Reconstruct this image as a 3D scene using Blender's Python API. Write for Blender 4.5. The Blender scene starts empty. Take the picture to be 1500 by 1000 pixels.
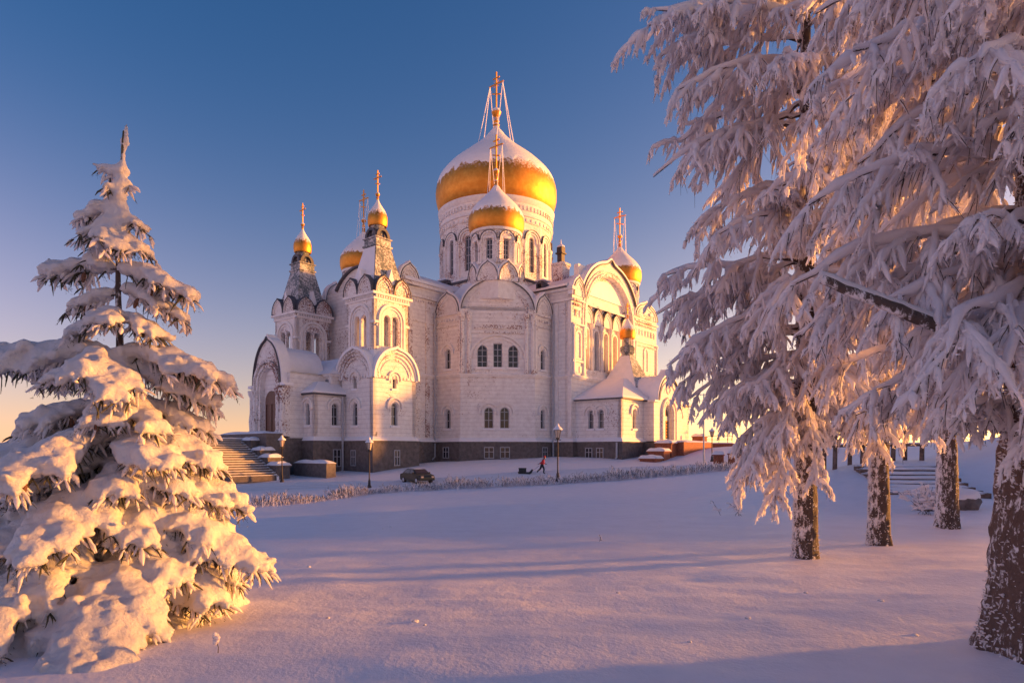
import bpy, math, random
import numpy as np
from mathutils import Vector, Matrix
from mathutils.geometry import tessellate_polygon

SC = bpy.context.scene
COL = SC.collection
R = math.radians
CAMZ = 1.7

# ---------------------------------------------------------------- camera
cam_data = bpy.data.cameras.new('camera')
cam = bpy.data.objects.new('camera', cam_data)
COL.objects.link(cam)
cam.location = (0, 0, CAMZ)
cam.rotation_euler = (R(90), 0, 0)
cam_data.sensor_width = 36.0
cam_data.lens = 36.0 * 926 / 1500
cam_data.shift_y = 160 / 1500
cam_data.clip_start = 0.05
cam_data.clip_end = 9000
SC.camera = cam

# ---------------------------------------------------------------- sky, sun, exposure
SUN_AZ, SUN_EL = R(76), R(3.6)       # azimuth clockwise from +Y (view direction)
world = bpy.data.worlds.new('World')
SC.world = world
world.use_nodes = True
wn = world.node_tree
bg = wn.nodes['Background']
sky = wn.nodes.new('ShaderNodeTexSky')
sky.sky_type = 'NISHITA'
sky.sun_disc = False
sky.sun_elevation = SUN_EL
sky.sun_rotation = SUN_AZ
sky.altitude = 1500
sky.air_density = 1.4
sky.dust_density = 0.2
sky.ozone_density = 5.2
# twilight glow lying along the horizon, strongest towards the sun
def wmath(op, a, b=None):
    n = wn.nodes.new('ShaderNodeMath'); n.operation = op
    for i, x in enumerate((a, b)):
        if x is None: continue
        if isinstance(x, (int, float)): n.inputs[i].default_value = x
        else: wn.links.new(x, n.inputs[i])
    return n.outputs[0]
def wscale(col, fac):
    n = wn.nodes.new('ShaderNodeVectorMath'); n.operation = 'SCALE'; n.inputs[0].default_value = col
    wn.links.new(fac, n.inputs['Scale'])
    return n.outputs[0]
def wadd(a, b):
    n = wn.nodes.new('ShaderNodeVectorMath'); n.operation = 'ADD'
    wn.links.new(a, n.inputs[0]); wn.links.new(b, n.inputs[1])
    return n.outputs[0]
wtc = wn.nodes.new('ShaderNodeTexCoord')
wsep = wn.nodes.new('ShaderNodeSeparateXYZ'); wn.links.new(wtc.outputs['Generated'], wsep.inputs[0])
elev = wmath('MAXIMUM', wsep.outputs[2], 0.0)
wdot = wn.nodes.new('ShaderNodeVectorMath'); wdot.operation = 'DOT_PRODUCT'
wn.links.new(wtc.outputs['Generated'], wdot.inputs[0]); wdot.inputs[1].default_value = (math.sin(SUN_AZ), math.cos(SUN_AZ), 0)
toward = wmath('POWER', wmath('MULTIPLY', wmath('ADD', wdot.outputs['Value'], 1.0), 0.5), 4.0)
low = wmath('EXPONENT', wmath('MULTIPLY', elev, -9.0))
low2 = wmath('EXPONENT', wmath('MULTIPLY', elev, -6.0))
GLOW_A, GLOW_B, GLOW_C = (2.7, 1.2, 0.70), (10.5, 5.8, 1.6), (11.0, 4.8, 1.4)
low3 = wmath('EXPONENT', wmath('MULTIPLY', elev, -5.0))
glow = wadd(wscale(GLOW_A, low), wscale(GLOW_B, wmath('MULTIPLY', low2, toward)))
glow = wadd(glow, wscale(GLOW_C, wmath('MULTIPLY', low3, wmath('POWER', toward, 2.5))))  # sunward aureole, mostly out of view, added as warm fill from the right
# pink anti-twilight band opposite the sun, added as fill for the shaded sides
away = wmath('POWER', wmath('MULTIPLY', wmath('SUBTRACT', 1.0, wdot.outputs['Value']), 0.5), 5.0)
fill_belt = wmath('EXPONENT', wmath('MULTIPLY', wmath('POWER', wmath('SUBTRACT', elev, 0.12), 2.0), -22.0))
glow = wadd(glow, wscale((3.6, 1.9, 1.8), wmath('MULTIPLY', fill_belt, away)))
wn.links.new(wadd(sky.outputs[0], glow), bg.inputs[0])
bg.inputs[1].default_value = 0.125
sun_data = bpy.data.lights.new('sun', 'SUN')
sun_data.energy = 4.5
sun_data.angle = R(3.5)
sun_data.color = (1.0, 0.40, 0.075)
sun = bpy.data.objects.new('sun', sun_data)
COL.objects.link(sun)
sdir = Vector((math.sin(SUN_AZ) * math.cos(SUN_EL), math.cos(SUN_AZ) * math.cos(SUN_EL), math.sin(SUN_EL)))
sun.rotation_euler = sdir.to_track_quat('Z', 'Y').to_euler()
sun.location = sdir * 200
SC.view_settings.view_transform = 'Standard'
SC.view_settings.look = 'None'
SC.view_settings.gamma = 1.0
SC.view_settings.exposure = 1.35
SC.view_settings.use_white_balance = True
SC.view_settings.white_balance_temperature = 6700
SC.view_settings.white_balance_tint = 10
SC.render.engine = 'CYCLES'
SC.cycles.max_bounces = 14
SC.cycles.diffuse_bounces = 10
SC.cycles.glossy_bounces = 3
SC.cycles.use_denoising = True

# ---------------------------------------------------------------- helpers
def lerp(a, b, t):
    return a + (b - a) * t

def tag(o, label=None, cat=None, group=None, kind=None):
    if label: o['label'] = label
    if cat: o['category'] = cat
    if group: o['group'] = group
    if kind: o['kind'] = kind
    return o

def empty(name, loc, rz=0.0):
    o = bpy.data.objects.new(name, None)
    o.empty_display_size = 0.3
    COL.objects.link(o)
    o.location = loc
    o.rotation_euler = (0, 0, rz)
    return o

def copy_tree(o, parent=None):
    c = o.copy()
    COL.objects.link(c)
    c.parent = parent
    for ch in o.children:
        copy_tree(ch, c)
    return c

def link_mesh(name, me, mat=None, parent=None, loc=(0, 0, 0)):
    if mat is not None and len(me.materials) == 0:
        me.materials.append(mat)
    o = bpy.data.objects.new(name, me)
    COL.objects.link(o)
    o.parent = parent
    o.location = loc
    return o

def np_mesh(name, V, F, smooth=True):
    """fast mesh from numpy arrays; F is (n,3) or (n,4)"""
    V = np.asarray(V, dtype=np.float32); F = np.asarray(F, dtype=np.int32)
    me = bpy.data.meshes.new(name)
    k = F.shape[1]
    me.vertices.add(len(V)); me.vertices.foreach_set('co', V.ravel())
    me.loops.add(F.size); me.loops.foreach_set('vertex_index', F.ravel())
    me.polygons.add(len(F))
    me.polygons.foreach_set('loop_start', np.arange(0, F.size, k, dtype=np.int32))
    me.polygons.foreach_set('use_smooth', np.full(len(F), smooth, dtype=bool))
    me.update(calc_edges=True)
    return me

def arch(u, z0, w, h, n=8, k=1.0):
    """round headed opening, counter-clockwise from bottom left"""
    r = w / 2; zc = z0 + h - r * k
    p = [(u - r, z0), (u + r, z0)]
    for i in range(n + 1):
        a = math.pi * i / n
        p.append((u + r * math.cos(a), zc + r * k * math.sin(a)))
    return p

def arc_curve(u, zc, r, n=16, k=1.0):
    return [(u + r * math.cos(math.pi * i / n), zc + r * k * math.sin(math.pi * i / n)) for i in range(n + 1)]

def ogee_curve(u, z0, w, h, n=9, tip=0.16):
    """keel arch from right foot over the tip to left foot"""
    r = w / 2; hz = h * (1 - tip); half = []
    amax = 72
    for i in range(n + 1):
        a = R(amax * i / n)
        half.append((r * math.cos(a), z0 + hz * math.sin(a) / math.sin(R(amax))))
    half.append((r * 0.11, z0 + h * (1 - tip * 0.55)))
    half.append((0.0, z0 + h))
    out = [(u + x, z) for x, z in half]
    out += [(u - x, z) for x, z in half[-2::-1]]
    return out

class Frame:
    def __init__(s, o, ux, n, mx=1, my=1):
        s.o = Vector((o[0] * mx, o[1] * my, 0)); s.ux = Vector((ux[0] * mx, ux[1] * my, 0)).normalized()
        s.n = Vector((n[0] * mx, n[1] * my, 0)).normalized()
    def p(s, u, z, d=0.0):
        v = s.o + s.ux * u + s.n * d
        return (v.x, v.y, z)

class MB:
    def __init__(s):
        s.v = []; s.f = []
    def add(s, vs, fs):
        o = len(s.v); s.v += [tuple(x) for x in vs]
        s.f += [tuple(i + o for i in f) for f in fs]
        return s
    def box(s, x0, x1, y0, y1, z0, z1):
        vs = [(x, y, z) for z in (z0, z1) for x, y in ((x0, y0), (x1, y0), (x1, y1), (x0, y1))]
        return s.add(vs, [(3, 2, 1, 0), (4, 5, 6, 7), (0, 1, 5, 4), (1, 2, 6, 5), (2, 3, 7, 6), (3, 0, 4, 7)])
    def fbox(s, F, u0, u1, z0, z1, d0, d1):
        vs = [F.p(u, z, d) for z in (z0, z1) for u, d in ((u0, d0), (u1, d0), (u1, d1), (u0, d1))]
        return s.add(vs, [(3, 2, 1, 0), (4, 5, 6, 7), (0, 1, 5, 4), (1, 2, 6, 5), (2, 3, 7, 6), (3, 0, 4, 7)])
    def prism(s, poly, z0, z1, poly2=None):
        n = len(poly); poly2 = poly2 or poly
        vs = [(x, y, z0) for x, y in poly] + [(x, y, z1) for x, y in poly2]
        fs = [(i, (i + 1) % n, (i + 1) % n + n, i + n) for i in range(n)]
        tri = tessellate_polygon([[Vector((x, y, 0)) for x, y in poly2]])
        fs += [tuple(i + n for i in t) for t in tri]
        fs += [tuple(reversed(t)) for t in tri]
        return s.add(vs, fs)
    def ext(s, F, outer, holes=(), d0=-0.5, d1=0.0):
        loops = [list(outer)] + [list(h) for h in holes]
        flat = [p for l in loops for p in l]
        n = len(flat)
        tri = tessellate_polygon([[Vector((u, z, 0)) for u, z in l] for l in loops])
        vs = [F.p(u, z, d1) for u, z in flat] + [F.p(u, z, d0) for u, z in flat]
        fs = [tuple(t) for t in tri] + [tuple(i + n for i in reversed(t)) for t in tri]
        o = 0
        for l in loops:
            m = len(l)
            fs += [(o + i, o + (i + 1) % m, o + (i + 1) % m + n, o + i + n) for i in range(m)]
            o += m
        return s.add(vs, fs)
    def ring(s, F, co, ci, d0, d1):
        """open band between two curves of the same point count"""
        n = len(co); vs = []
        for a, b in zip(co, ci):
            vs += [F.p(a[0], a[1], d1), F.p(b[0], b[1], d1), F.p(b[0], b[1], d0), F.p(a[0], a[1], d0)]
        fs = []
        for i in range(n - 1):
            for k in range(4):
                fs.append((4 * i + k, 4 * i + (k + 1) % 4, 4 * i + 4 + (k + 1) % 4, 4 * i + 4 + k))
        fs += [(3, 2, 1, 0), (4 * n - 4, 4 * n - 3, 4 * n - 2, 4 * n - 1)]
        return s.add(vs, fs)
    def lathe(s, prof, n=32, c=(0, 0), rib=0.0, a0=0.0):
        vs = []; m = len(prof)
        for i in range(n):
            a = a0 + 2 * math.pi * i / n
            for r, z in prof:
                rr = r + (rib if i % 2 else 0.0) * min(1.0, r)
                vs.append((c[0] + rr * math.cos(a), c[1] + rr * math.sin(a), z))
        fs = []
        for i in range(n):
            j = (i + 1) % n
            for k in range(m - 1):
                fs.append((i * m + k, j * m + k, j * m + k + 1, i * m + k + 1))
        fs.append(tuple(i * m + m - 1 for i in range(n)))
        fs.append(tuple(i * m for i in reversed(range(n))))
        return s.add(vs, fs)
    def tube(s, pts, rad, n=8):
        pts = [Vector(p) for p in pts]
        if not hasattr(rad, '__len__'): rad = [rad] * len(pts)
        vs = []
        for i, p in enumerate(pts):
            t = (pts[min(i + 1, len(pts) - 1)] - pts[max(i - 1, 0)]).normalized()
            ref = Vector((0, 0, 1)) if abs(t.z) < 0.9 else Vector((1, 0, 0))
            a = t.cross(ref).normalized(); b = t.cross(a)
            for k in range(n):
                an = 2 * math.pi * k / n
                vs.append(p + (a * math.cos(an) + b * math.sin(an)) * rad[i])
        fs = []
        for i in range(len(pts) - 1):
            for k in range(n):
                fs.append((i * n + k, i * n + (k + 1) % n, (i + 1) * n + (k + 1) % n, (i + 1) * n + k))
        fs.append(tuple(reversed(range(n)))); fs.append(tuple((len(pts) - 1) * n + k for k in range(n)))
        return s.add(vs, fs)
    def build(s, name, mat, parent=None, loc=(0, 0, 0), smooth=False, bevel=0.0):
        me = bpy.data.meshes.new(name)
        me.from_pydata(s.v, [], s.f)
        if smooth:
            me.shade_smooth()
            me.set_sharp_from_angle(angle=R(40))
        me.update()
        o = link_mesh(name, me, mat, parent, loc)
        if bevel:
            b = o.modifiers.new('bevel', 'BEVEL'); b.width = bevel; b.segments = 2; b.limit_method = 'ANGLE'
        return o

def offset_poly(poly, d):
    """mitred offset outwards of a counter-clockwise polygon"""
    n = len(poly); out = []
    for i in range(n):
        p0, p1, p2 = Vector(poly[i - 1]), Vector(poly[i]), Vector(poly[(i + 1) % n])
        e1 = (p1 - p0).normalized(); e2 = (p2 - p1).normalized()
        n1 = Vector((e1.y, -e1.x)); n2 = Vector((e2.y, -e2.x))
        k = d / max(0.3, 1 + n1.dot(n2))
        q = p1 + (n1 + n2) * k
        out.append((q.x, q.y))
    return out

# numpy value noise
def _hash(ix, iy, iz, seed=0):
    h = (ix.astype(np.int64) * 374761393 + iy.astype(np.int64) * 668265263 + iz.astype(np.int64) * 2147483647 + seed * 1274126177) & 0xffffffff
    h = ((h ^ (h >> 13)) * 1274126177) & 0xffffffff
    return ((h ^ (h >> 16)) & 0xffff) / 65535.0

def vnoise(P, seed=0):
    P = np.asarray(P, dtype=np.float64)
    i = np.floor(P).astype(np.int64); f = P - i; f = f * f * (3 - 2 * f)
    out = 0
    for dx in (0, 1):
        wx = f[..., 0] if dx else 1 - f[..., 0]
        for dy in (0, 1):
            wy = f[..., 1] if dy else 1 - f[..., 1]
            for dz in (0, 1):
                wz = f[..., 2] if dz else 1 - f[..., 2]
                out = out + wx * wy * wz * _hash(i[..., 0] + dx, i[..., 1] + dy, i[..., 2] + dz, seed)
    return out

def fbm(P, octaves=4, seed=0):
    P = np.asarray(P, dtype=np.float64); a = 0.5; s = 0; t = 0
    for o in range(octaves):
        s = s + a * vnoise(P * 2 ** o + 17.3 * o, seed + o); t += a; a *= 0.5
    return s / t * 2 - 1

def tubes(P, Rad, sides=6, jitter=0.0, seed=0, squash=None):
    """N tubes of K rings at once: P (N,K,3), Rad (N,K) -> verts, quads"""
    rng = np.random.default_rng(seed)
    N, K, _ = P.shape
    T = np.gradient(P, axis=1)
    T /= np.linalg.norm(T, axis=2, keepdims=True) + 1e-9
    ref = np.zeros_like(T); ref[..., 2] = 1.0
    steep = np.abs(T[..., 2]) > 0.95
    ref[steep] = (1, 0, 0)
    A = np.cross(T, ref); A /= np.linalg.norm(A, axis=2, keepdims=True) + 1e-9
    B = np.cross(A, T)
    an = np.linspace(0, 2 * np.pi, sides, endpoint=False)
    r = Rad[..., None] * (1 + jitter * rng.standard_normal((N, K, sides)))
    ca, sa = np.cos(an), np.sin(an)
    V = P[:, :, None, :] + r[..., None] * (A[:, :, None, :] * ca[None, None, :, None] + B[:, :, None, :] * sa[None, None, :, None])
    V = V.reshape(-1, 3)
    base = (np.arange(N)[:, None, None] * K + np.arange(K - 1)[None, :, None]) * sides
    k = np.arange(sides)[None, None, :]; k2 = (k + 1) % sides
    Q = np.stack([base + k, base + k2, base + sides + k2, base + sides + k], axis=-1).reshape(-1, 4)
    return V, Q

class NB:
    """collects numpy quads"""
    def __init__(s): s.V = []; s.Q = []; s.n = 0
    def add(s, V, Q):
        s.V.append(V); s.Q.append(Q + s.n); s.n += len(V)
    def build(s, name, mat, parent=None, smooth=True, origin=(0, 0, 0)):
        V = np.concatenate(s.V) - np.array(origin)
        return link_mesh(name, np_mesh(name, V, np.concatenate(s.Q), smooth), mat, parent)

# ---------------------------------------------------------------- materials
def mat_new(name):
    m = bpy.data.materials.new(name); m.use_nodes = True
    return m, m.node_tree, m.node_tree.nodes['Principled BSDF']

def nd(t, typ, **kw):
    n = t.nodes.new(typ)
    for k, v in kw.items():
        if isinstance(k, str) and k.startswith('i_'):
            n.inputs[k[2:]].default_value = v
        else:
            setattr(n, k, v)
    return n

def noise_n(t, vec, scale, detail=4, rough=0.55):
    n = nd(t, 'ShaderNodeTexNoise')
    n.inputs['Scale'].default_value = scale; n.inputs['Detail'].default_value = detail; n.inputs['Roughness'].default_value = rough
    t.links.new(vec, n.inputs['Vector'])
    return n.outputs['Fac']

def math_n(t, op, a, b=None, clamp=False):
    n = nd(t, 'ShaderNodeMath', operation=op); n.use_clamp = clamp
    for i, x in enumerate((a, b)):
        if x is None: continue
        if isinstance(x, (int, float)): n.inputs[i].default_value = x
        else: t.links.new(x, n.inputs[i])
    return n.outputs[0]

def ramp_n(t, fac, lo, hi):
    n = nd(t, 'ShaderNodeMapRange'); n.clamp = True
    n.inputs['From Min'].default_value = lo; n.inputs['From Max'].default_value = hi
    t.links.new(fac, n.inputs['Value'])
    return n.outputs['Result']

def mix_n(t, fac, a, b):
    n = nd(t, 'ShaderNodeMix', data_type='RGBA')
    if isinstance(fac, (int, float)): n.inputs[0].default_value = fac
    else: t.links.new(fac, n.inputs[0])
    for i, x in ((6, a), (7, b)):
        if isinstance(x, tuple): n.inputs[i].default_value = (*x, 1.0)
        else: t.links.new(x, n.inputs[i])
    return n.outputs[2]

def bump_n(t, height, strength, dist, bsdf):
    b = nd(t, 'ShaderNodeBump'); b.inputs['Strength'].default_value = strength; b.inputs['Distance'].default_value = dist
    t.links.new(height, b.inputs['Height']); t.links.new(b.outputs[0], bsdf.inputs['Normal'])
    return b

def coords(t, kind='Object'):
    return nd(t, 'ShaderNodeTexCoord').outputs[kind]

M = {}
def simple(name, col, rough=0.6, metal=0.0, var=0.15, scale=8.0, bump=0.0):
    m, t, b = mat_new(name)
    v = coords(t)
    f = noise_n(t, v, scale, 5)
    c2 = tuple(max(0, x * (1 - var * 2)) for x in col)
    c1 = tuple(min(1, x * (1 + var)) for x in col)
    t.links.new(mix_n(t, ramp_n(t, f, 0.3, 0.7), c2, c1), b.inputs['Base Color'])
    b.inputs['Roughness'].default_value = rough; b.inputs['Metallic'].default_value = metal
    if bump: bump_n(t, f, bump, 0.02, b)
    M[name] = m
    return m

def snow_mat(name, col, scale, bump, dist, sss=0.0, fine=True, trans=0.0):
    m, t, b = mat_new(name)
    v = coords(t)
    f1 = noise_n(t, v, scale, 6, 0.6); f2 = noise_n(t, v, scale * 14, 3, 0.7)
    h = math_n(t, 'ADD', f1, math_n(t, 'MULTIPLY', f2, 0.22 if fine else 0.1))
    bump_n(t, h, bump, dist, b)
    c2 = tuple(x * 0.94 for x in col)
    t.links.new(mix_n(t, ramp_n(t, f1, 0.35, 0.65), c2, col), b.inputs['Base Color'])
    b.inputs['Roughness'].default_value = 0.55
    b.inputs['Specular IOR Level'].default_value = 0.25
    if sss:
        b.inputs['Subsurface Weight'].default_value = sss
        b.inputs['Subsurface Radius'].default_value = (0.06, 0.035, 0.03)
        b.inputs['Subsurface Scale'].default_value = 0.6
    if trans:      # light passes through thin rime
        tr = nd(t, 'ShaderNodeBsdfTranslucent'); tr.inputs[0].default_value = (*col, 1)
        mx = nd(t, 'ShaderNodeMixShader'); mx.inputs[0].default_value = trans
        t.links.new(b.outputs[0], mx.inputs[1]); t.links.new(tr.outputs[0], mx.inputs[2])
        t.links.new(mx.outputs[0], t.nodes['Material Output'].inputs['Surface'])
    M[name] = m
    return m

snow_mat('snow', (0.90, 0.86, 0.89), 1.6, 0.5, 0.06)
snow_mat('roof_snow', (0.89, 0.86, 0.88), 1.2, 0.4, 0.1)
snow_mat('tree_snow', (0.89, 0.86, 0.87), 18.0, 0.95, 0.035, trans=0.12)
snow_mat('packed_snow', (0.76, 0.74, 0.77), 2.5, 0.7, 0.08)
snow_mat('rime', (0.975, 0.935, 0.945), 22.0, 0.6, 0.02, trans=0.38)

def plaster(name, brick_lo, brick_hi, brick_col=(0.30, 0.14, 0.11), courses=True):
    """frosted whitewashed brick with course joints and bare brick patches"""
    m, t, b = mat_new(name)
    v = coords(t)
    sep = nd(t, 'ShaderNodeSeparateXYZ'); t.links.new(v, sep.inputs[0])
    fr = math_n(t, 'FRACT', math_n(t, 'DIVIDE', sep.outputs[2], 0.53))
    line = math_n(t, 'LESS_THAN', fr, 0.10)
    big = noise_n(t, v, 0.22, 3); mid = noise_n(t, v, 1.7, 4, 0.7); fine = noise_n(t, v, 5.5, 3, 0.65)
    spk = math_n(t, 'ADD', math_n(t, 'MULTIPLY', fine, 0.75), math_n(t, 'MULTIPLY', big, 0.55))
    mask = ramp_n(t, spk, brick_lo, brick_hi)
    base = mix_n(t, ramp_n(t, mid, 0.3, 0.7), (0.73, 0.67, 0.645), (0.90, 0.86, 0.83))
    if courses:
        base = mix_n(t, math_n(t, 'MULTIPLY', line, 0.45), base, (0.42, 0.38, 0.40))
    c = mix_n(t, mask, base, brick_col)
    t.links.new(c, b.inputs['Base Color'])
    b.inputs['Roughness'].default_value = 0.8
    h = math_n(t, 'SUBTRACT', math_n(t, 'MULTIPLY', mid, 0.4), math_n(t, 'ADD', math_n(t, 'MULTIPLY', line, 0.5 if courses else 0.0), mask))
    bump_n(t, h, 0.6, 0.06, b)
    M[name] = m

plaster('plaster', 0.775, 0.87)
plaster('ornament', 0.69, 0.78, courses=False)
plaster('brickwork', 0.63, 0.72, courses=False)
plaster('trim', 0.84, 0.95, courses=False)
simple('plinth', (0.15, 0.125, 0.118), 0.8, var=0.2, scale=2.5, bump=0.3)
simple('brick', (0.32, 0.11, 0.06), 0.85, var=0.25, scale=6, bump=0.4)
simple('flashing', (0.09, 0.085, 0.10), 0.6, var=0.2, scale=3)
simple('frame', (0.42, 0.42, 0.45), 0.6, var=0.1)
simple('doorwood', (0.13, 0.05, 0.035), 0.5, var=0.2, scale=5)
simple('pipe', (0.45, 0.46, 0.50), 0.5, var=0.1)
simple('iron', (0.055, 0.045, 0.042), 0.55, 0.3, var=0.2, scale=12)
simple('lampglass', (0.62, 0.48, 0.36), 0.25, var=0.05)
simple('twig', (0.055, 0.038, 0.032), 0.85, var=0.2, scale=20)
simple('needle', (0.075, 0.070, 0.040), 0.8, var=0.3, scale=15)
simple('cone', (0.16, 0.07, 0.04), 0.8, var=0.25, scale=60, bump=0.4)
simple('timber', (0.16, 0.11, 0.09), 0.85, var=0.3, scale=6, bump=0.3)
simple('boulder', (0.17, 0.14, 0.13), 0.85, var=0.3, scale=4, bump=0.6)

def gold_mat():
    m, t, b = mat_new('gold')
    v = coords(t)
    f = noise_n(t, v, 1.3, 5, 0.6); g = noise_n(t, v, 0.5, 2); h = noise_n(t, v, 3.2, 6, 0.75)
    geo = nd(t, 'ShaderNodeNewGeometry'); sp = nd(t, 'ShaderNodeSeparateXYZ'); t.links.new(geo.outputs['Normal'], sp.inputs[0])
    # frost clings to what faces the sky
    k = ramp_n(t, math_n(t, 'ADD', math_n(t, 'MULTIPLY', sp.outputs[2], 0.85), h), 0.70, 0.95)
    c = mix_n(t, ramp_n(t, f, 0.35, 0.7), (0.64, 0.26, 0.042), (0.78, 0.37, 0.07))
    t.links.new(mix_n(t, k, c, (0.86, 0.82, 0.82)), b.inputs['Base Color'])
    t.links.new(math_n(t, 'SUBTRACT', 0.95, math_n(t, 'MULTIPLY', k, 0.95)), b.inputs['Metallic'])
    t.links.new(math_n(t, 'ADD', math_n(t, 'ADD', math_n(t, 'MULTIPLY', g, 0.25), 0.40), math_n(t, 'MULTIPLY', k, 0.4)), b.inputs['Roughness'])
    bump_n(t, math_n(t, 'ADD', f, k), 0.25, 0.05, b)
    M['gold'] = m
gold_mat()

def pane_mat():
    m, t, b = mat_new('pane')
    b.inputs['Base Color'].default_value = (0.035, 0.033, 0.04, 1)
    b.inputs['Roughness'].default_value = 0.12
    b.inputs['Specular IOR Level'].default_value = 0.6
    M['pane'] = m
pane_mat()

def tent_mat():
    m, t, b = mat_new('tentmetal')
    v = coords(t)
    f = noise_n(t, v, 3.5, 6, 0.75); g = noise_n(t, v, 0.6, 2)
    k = ramp_n(t, math_n(t, 'ADD', f, math_n(t, 'MULTIPLY', g, 0.4)), 0.66, 0.80)
    t.links.new(mix_n(t, k, (0.11, 0.13, 0.14), (0.62, 0.58, 0.58)), b.inputs['Base Color'])
    b.inputs['Roughness'].default_value = 0.6
    bump_n(t, f, 0.3, 0.05, b)
    M['tentmetal'] = m
tent_mat()

def bark_mat(name, side, dark=(0.05, 0.035, 0.03), lo=0.50, hi=0.60, scale=14):
    """dark bark with wind-driven rime, thicker on the side given (object space)"""
    m, t, b = mat_new(name)
    v = coords(t)
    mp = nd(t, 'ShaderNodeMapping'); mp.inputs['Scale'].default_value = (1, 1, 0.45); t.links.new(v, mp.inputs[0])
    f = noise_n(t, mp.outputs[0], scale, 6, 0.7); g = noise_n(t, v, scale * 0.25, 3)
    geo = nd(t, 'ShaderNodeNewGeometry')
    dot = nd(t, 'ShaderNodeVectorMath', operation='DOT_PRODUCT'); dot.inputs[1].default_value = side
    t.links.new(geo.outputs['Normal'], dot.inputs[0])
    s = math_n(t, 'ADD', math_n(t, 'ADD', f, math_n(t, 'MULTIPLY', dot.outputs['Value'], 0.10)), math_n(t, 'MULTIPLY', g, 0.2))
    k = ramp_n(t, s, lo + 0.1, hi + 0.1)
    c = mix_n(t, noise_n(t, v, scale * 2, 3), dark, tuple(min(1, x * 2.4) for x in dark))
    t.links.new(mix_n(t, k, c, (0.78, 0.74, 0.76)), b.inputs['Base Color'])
    b.inputs['Roughness'].default_value = 0.85
    bump_n(t, f, 0.9, 0.04, b)
    M[name] = m
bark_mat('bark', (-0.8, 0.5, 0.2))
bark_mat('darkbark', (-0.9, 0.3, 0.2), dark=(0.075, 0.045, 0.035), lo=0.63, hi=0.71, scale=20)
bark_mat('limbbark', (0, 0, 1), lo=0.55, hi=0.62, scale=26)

# ---------------------------------------------------------------- terrain
TP = [(0, 0, -1.7), (-5, 3, -1.66), (5, 3, -1.72), (-5, 8, -1.75), (5, 8, -1.7), (10, 12, -1.65), (0, 15, -1.98), (-10, 15, -2.2), (7, 16, -1.78),
      (0, 30, -2.6), (-12, 30, -3.2), (10, 30, -2.35), (16, 22, -1.65), (24, 26, -0.9), (12, 20, -1.75), (14.3, 20.6, -1.45), (15.3, 24.8, -0.55), (17, 27, -0.35), (12.6, 24.5, -1.1), (0, 45, -3.15), (-12, 44, -3.75), (12, 45, -2.6),
      (-19, 44, -4.0), (-14, 50, -3.85), (-13, 57.6, -3.55), (-7, 57, -3.45), (-1, 58, -3.25), (9, 57, -2.65), (20, 58, -1.95),
      (0, 66, -2.6), (-12, 66, -3.15), (-26, 61, -3.7), (12, 70, -1.9), (20, 68, -1.75),
      (-31, 66, -3.4), (-22, 69, -3.0), (-15, 71, -2.6), (0, 81, -1.2), (12, 79, -1.25), (20, 78, -1.3), (27, 79, -0.2), (32, 82, 0.6), (30, 70, -0.9), (-40, 60, -4.3), (-45, 90, -4.3),
      (42, 72, 0.6), (45, 50, 0.6), (32, 40, -0.2), (0, 140, -2.0), (60, 120, -1.5), (-60, 130, -6), (-30, 20, -3.2), (-40, 0, -3.0), (30, 0, -0.9), (16, 4, -1.5), (0, -20, -1.6), (40, -20, -0.9), (-40, -30, -2.5)]
TP = np.array(TP, float)
def _tps_u(d2):
    return np.where(d2 > 1e-9, 0.5 * d2 * np.log(d2 + 1e-12), 0)
def _fit():
    n = len(TP); XY = TP[:, :2]
    K = _tps_u(((XY[:, None] - XY[None]) ** 2).sum(-1)) + np.eye(n) * 3.0
    P = np.c_[np.ones(n), XY]
    A = np.block([[K, P], [P.T, np.zeros((3, 3))]])
    return np.linalg.solve(A, np.r_[TP[:, 2], 0, 0, 0])
TW = _fit()
def ground_np(X, Y, detail=True):
    X = np.asarray(X, float); Y = np.asarray(Y, float); sh = X.shape
    x = np.clip(X.ravel(), -60, 70); y = np.clip(Y.ravel(), -30, 150)
    n = len(TP)
    z = np.full(x.shape, TW[n]) + TW[n + 1] * x + TW[n + 2] * y
    for i in range(n):
        z += TW[i] * _tps_u((x - TP[i, 0]) ** 2 + (y - TP[i, 1]) ** 2)
    # a shovelled bank beside the trodden path and an unseen drift on the right, added to shade the snow
    xx, yy = X.ravel(), Y.ravel()
    ln = yy - (27.0 + 0.28 * xx)
    z += 0.16 * np.exp(-(ln / 3.0) ** 2) * (np.abs(xx) < 60) - 0.20 * np.exp(-((ln - 7.0) / 3.2) ** 2) * (np.abs(xx) < 60)
    wob = fbm(np.stack([yy * 0.22, xx * 0.05, 0 * xx], -1), 3, 5)
    gap = 1 - 0.55 * np.exp(-((yy - 10.6) / 1.3) ** 2) - 0.4 * np.exp(-((yy - 5.2) / 1.0) ** 2)
    z += (0.12 + 0.35 * wob + 1.5 / (1 + np.exp(-(yy - 15.0) * 0.8))) * gap * np.exp(-((xx - 15.5 - 0.35 * np.maximum(0, yy - 6)) / 2.6) ** 2) * np.exp(-((yy - 14.0) / 22.0) ** 4)
    # the hill top falls away all round
    out = np.maximum(0, np.hypot(xx - 5, (yy - 60) * 0.9) - 105)
    z -= 14 * (1 - np.exp(-out / 160))
    if detail:
        P = np.stack([xx, yy, 0 * xx], -1)
        near = np.exp(-np.maximum(0, yy) / 45)
        z += 0.10 * fbm(P * 0.22, 3, 3) + near * (0.045 * fbm(P * np.array([0.9, 1.6, 1]), 3, 9) + 0.022 * fbm(P * np.array([3.5, 5.5, 1]), 3, 21))
    return z.reshape(sh) + CAMZ

def gz(x, y):
    return float(ground_np(np.array([x]), np.array([y]))[0])

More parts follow.
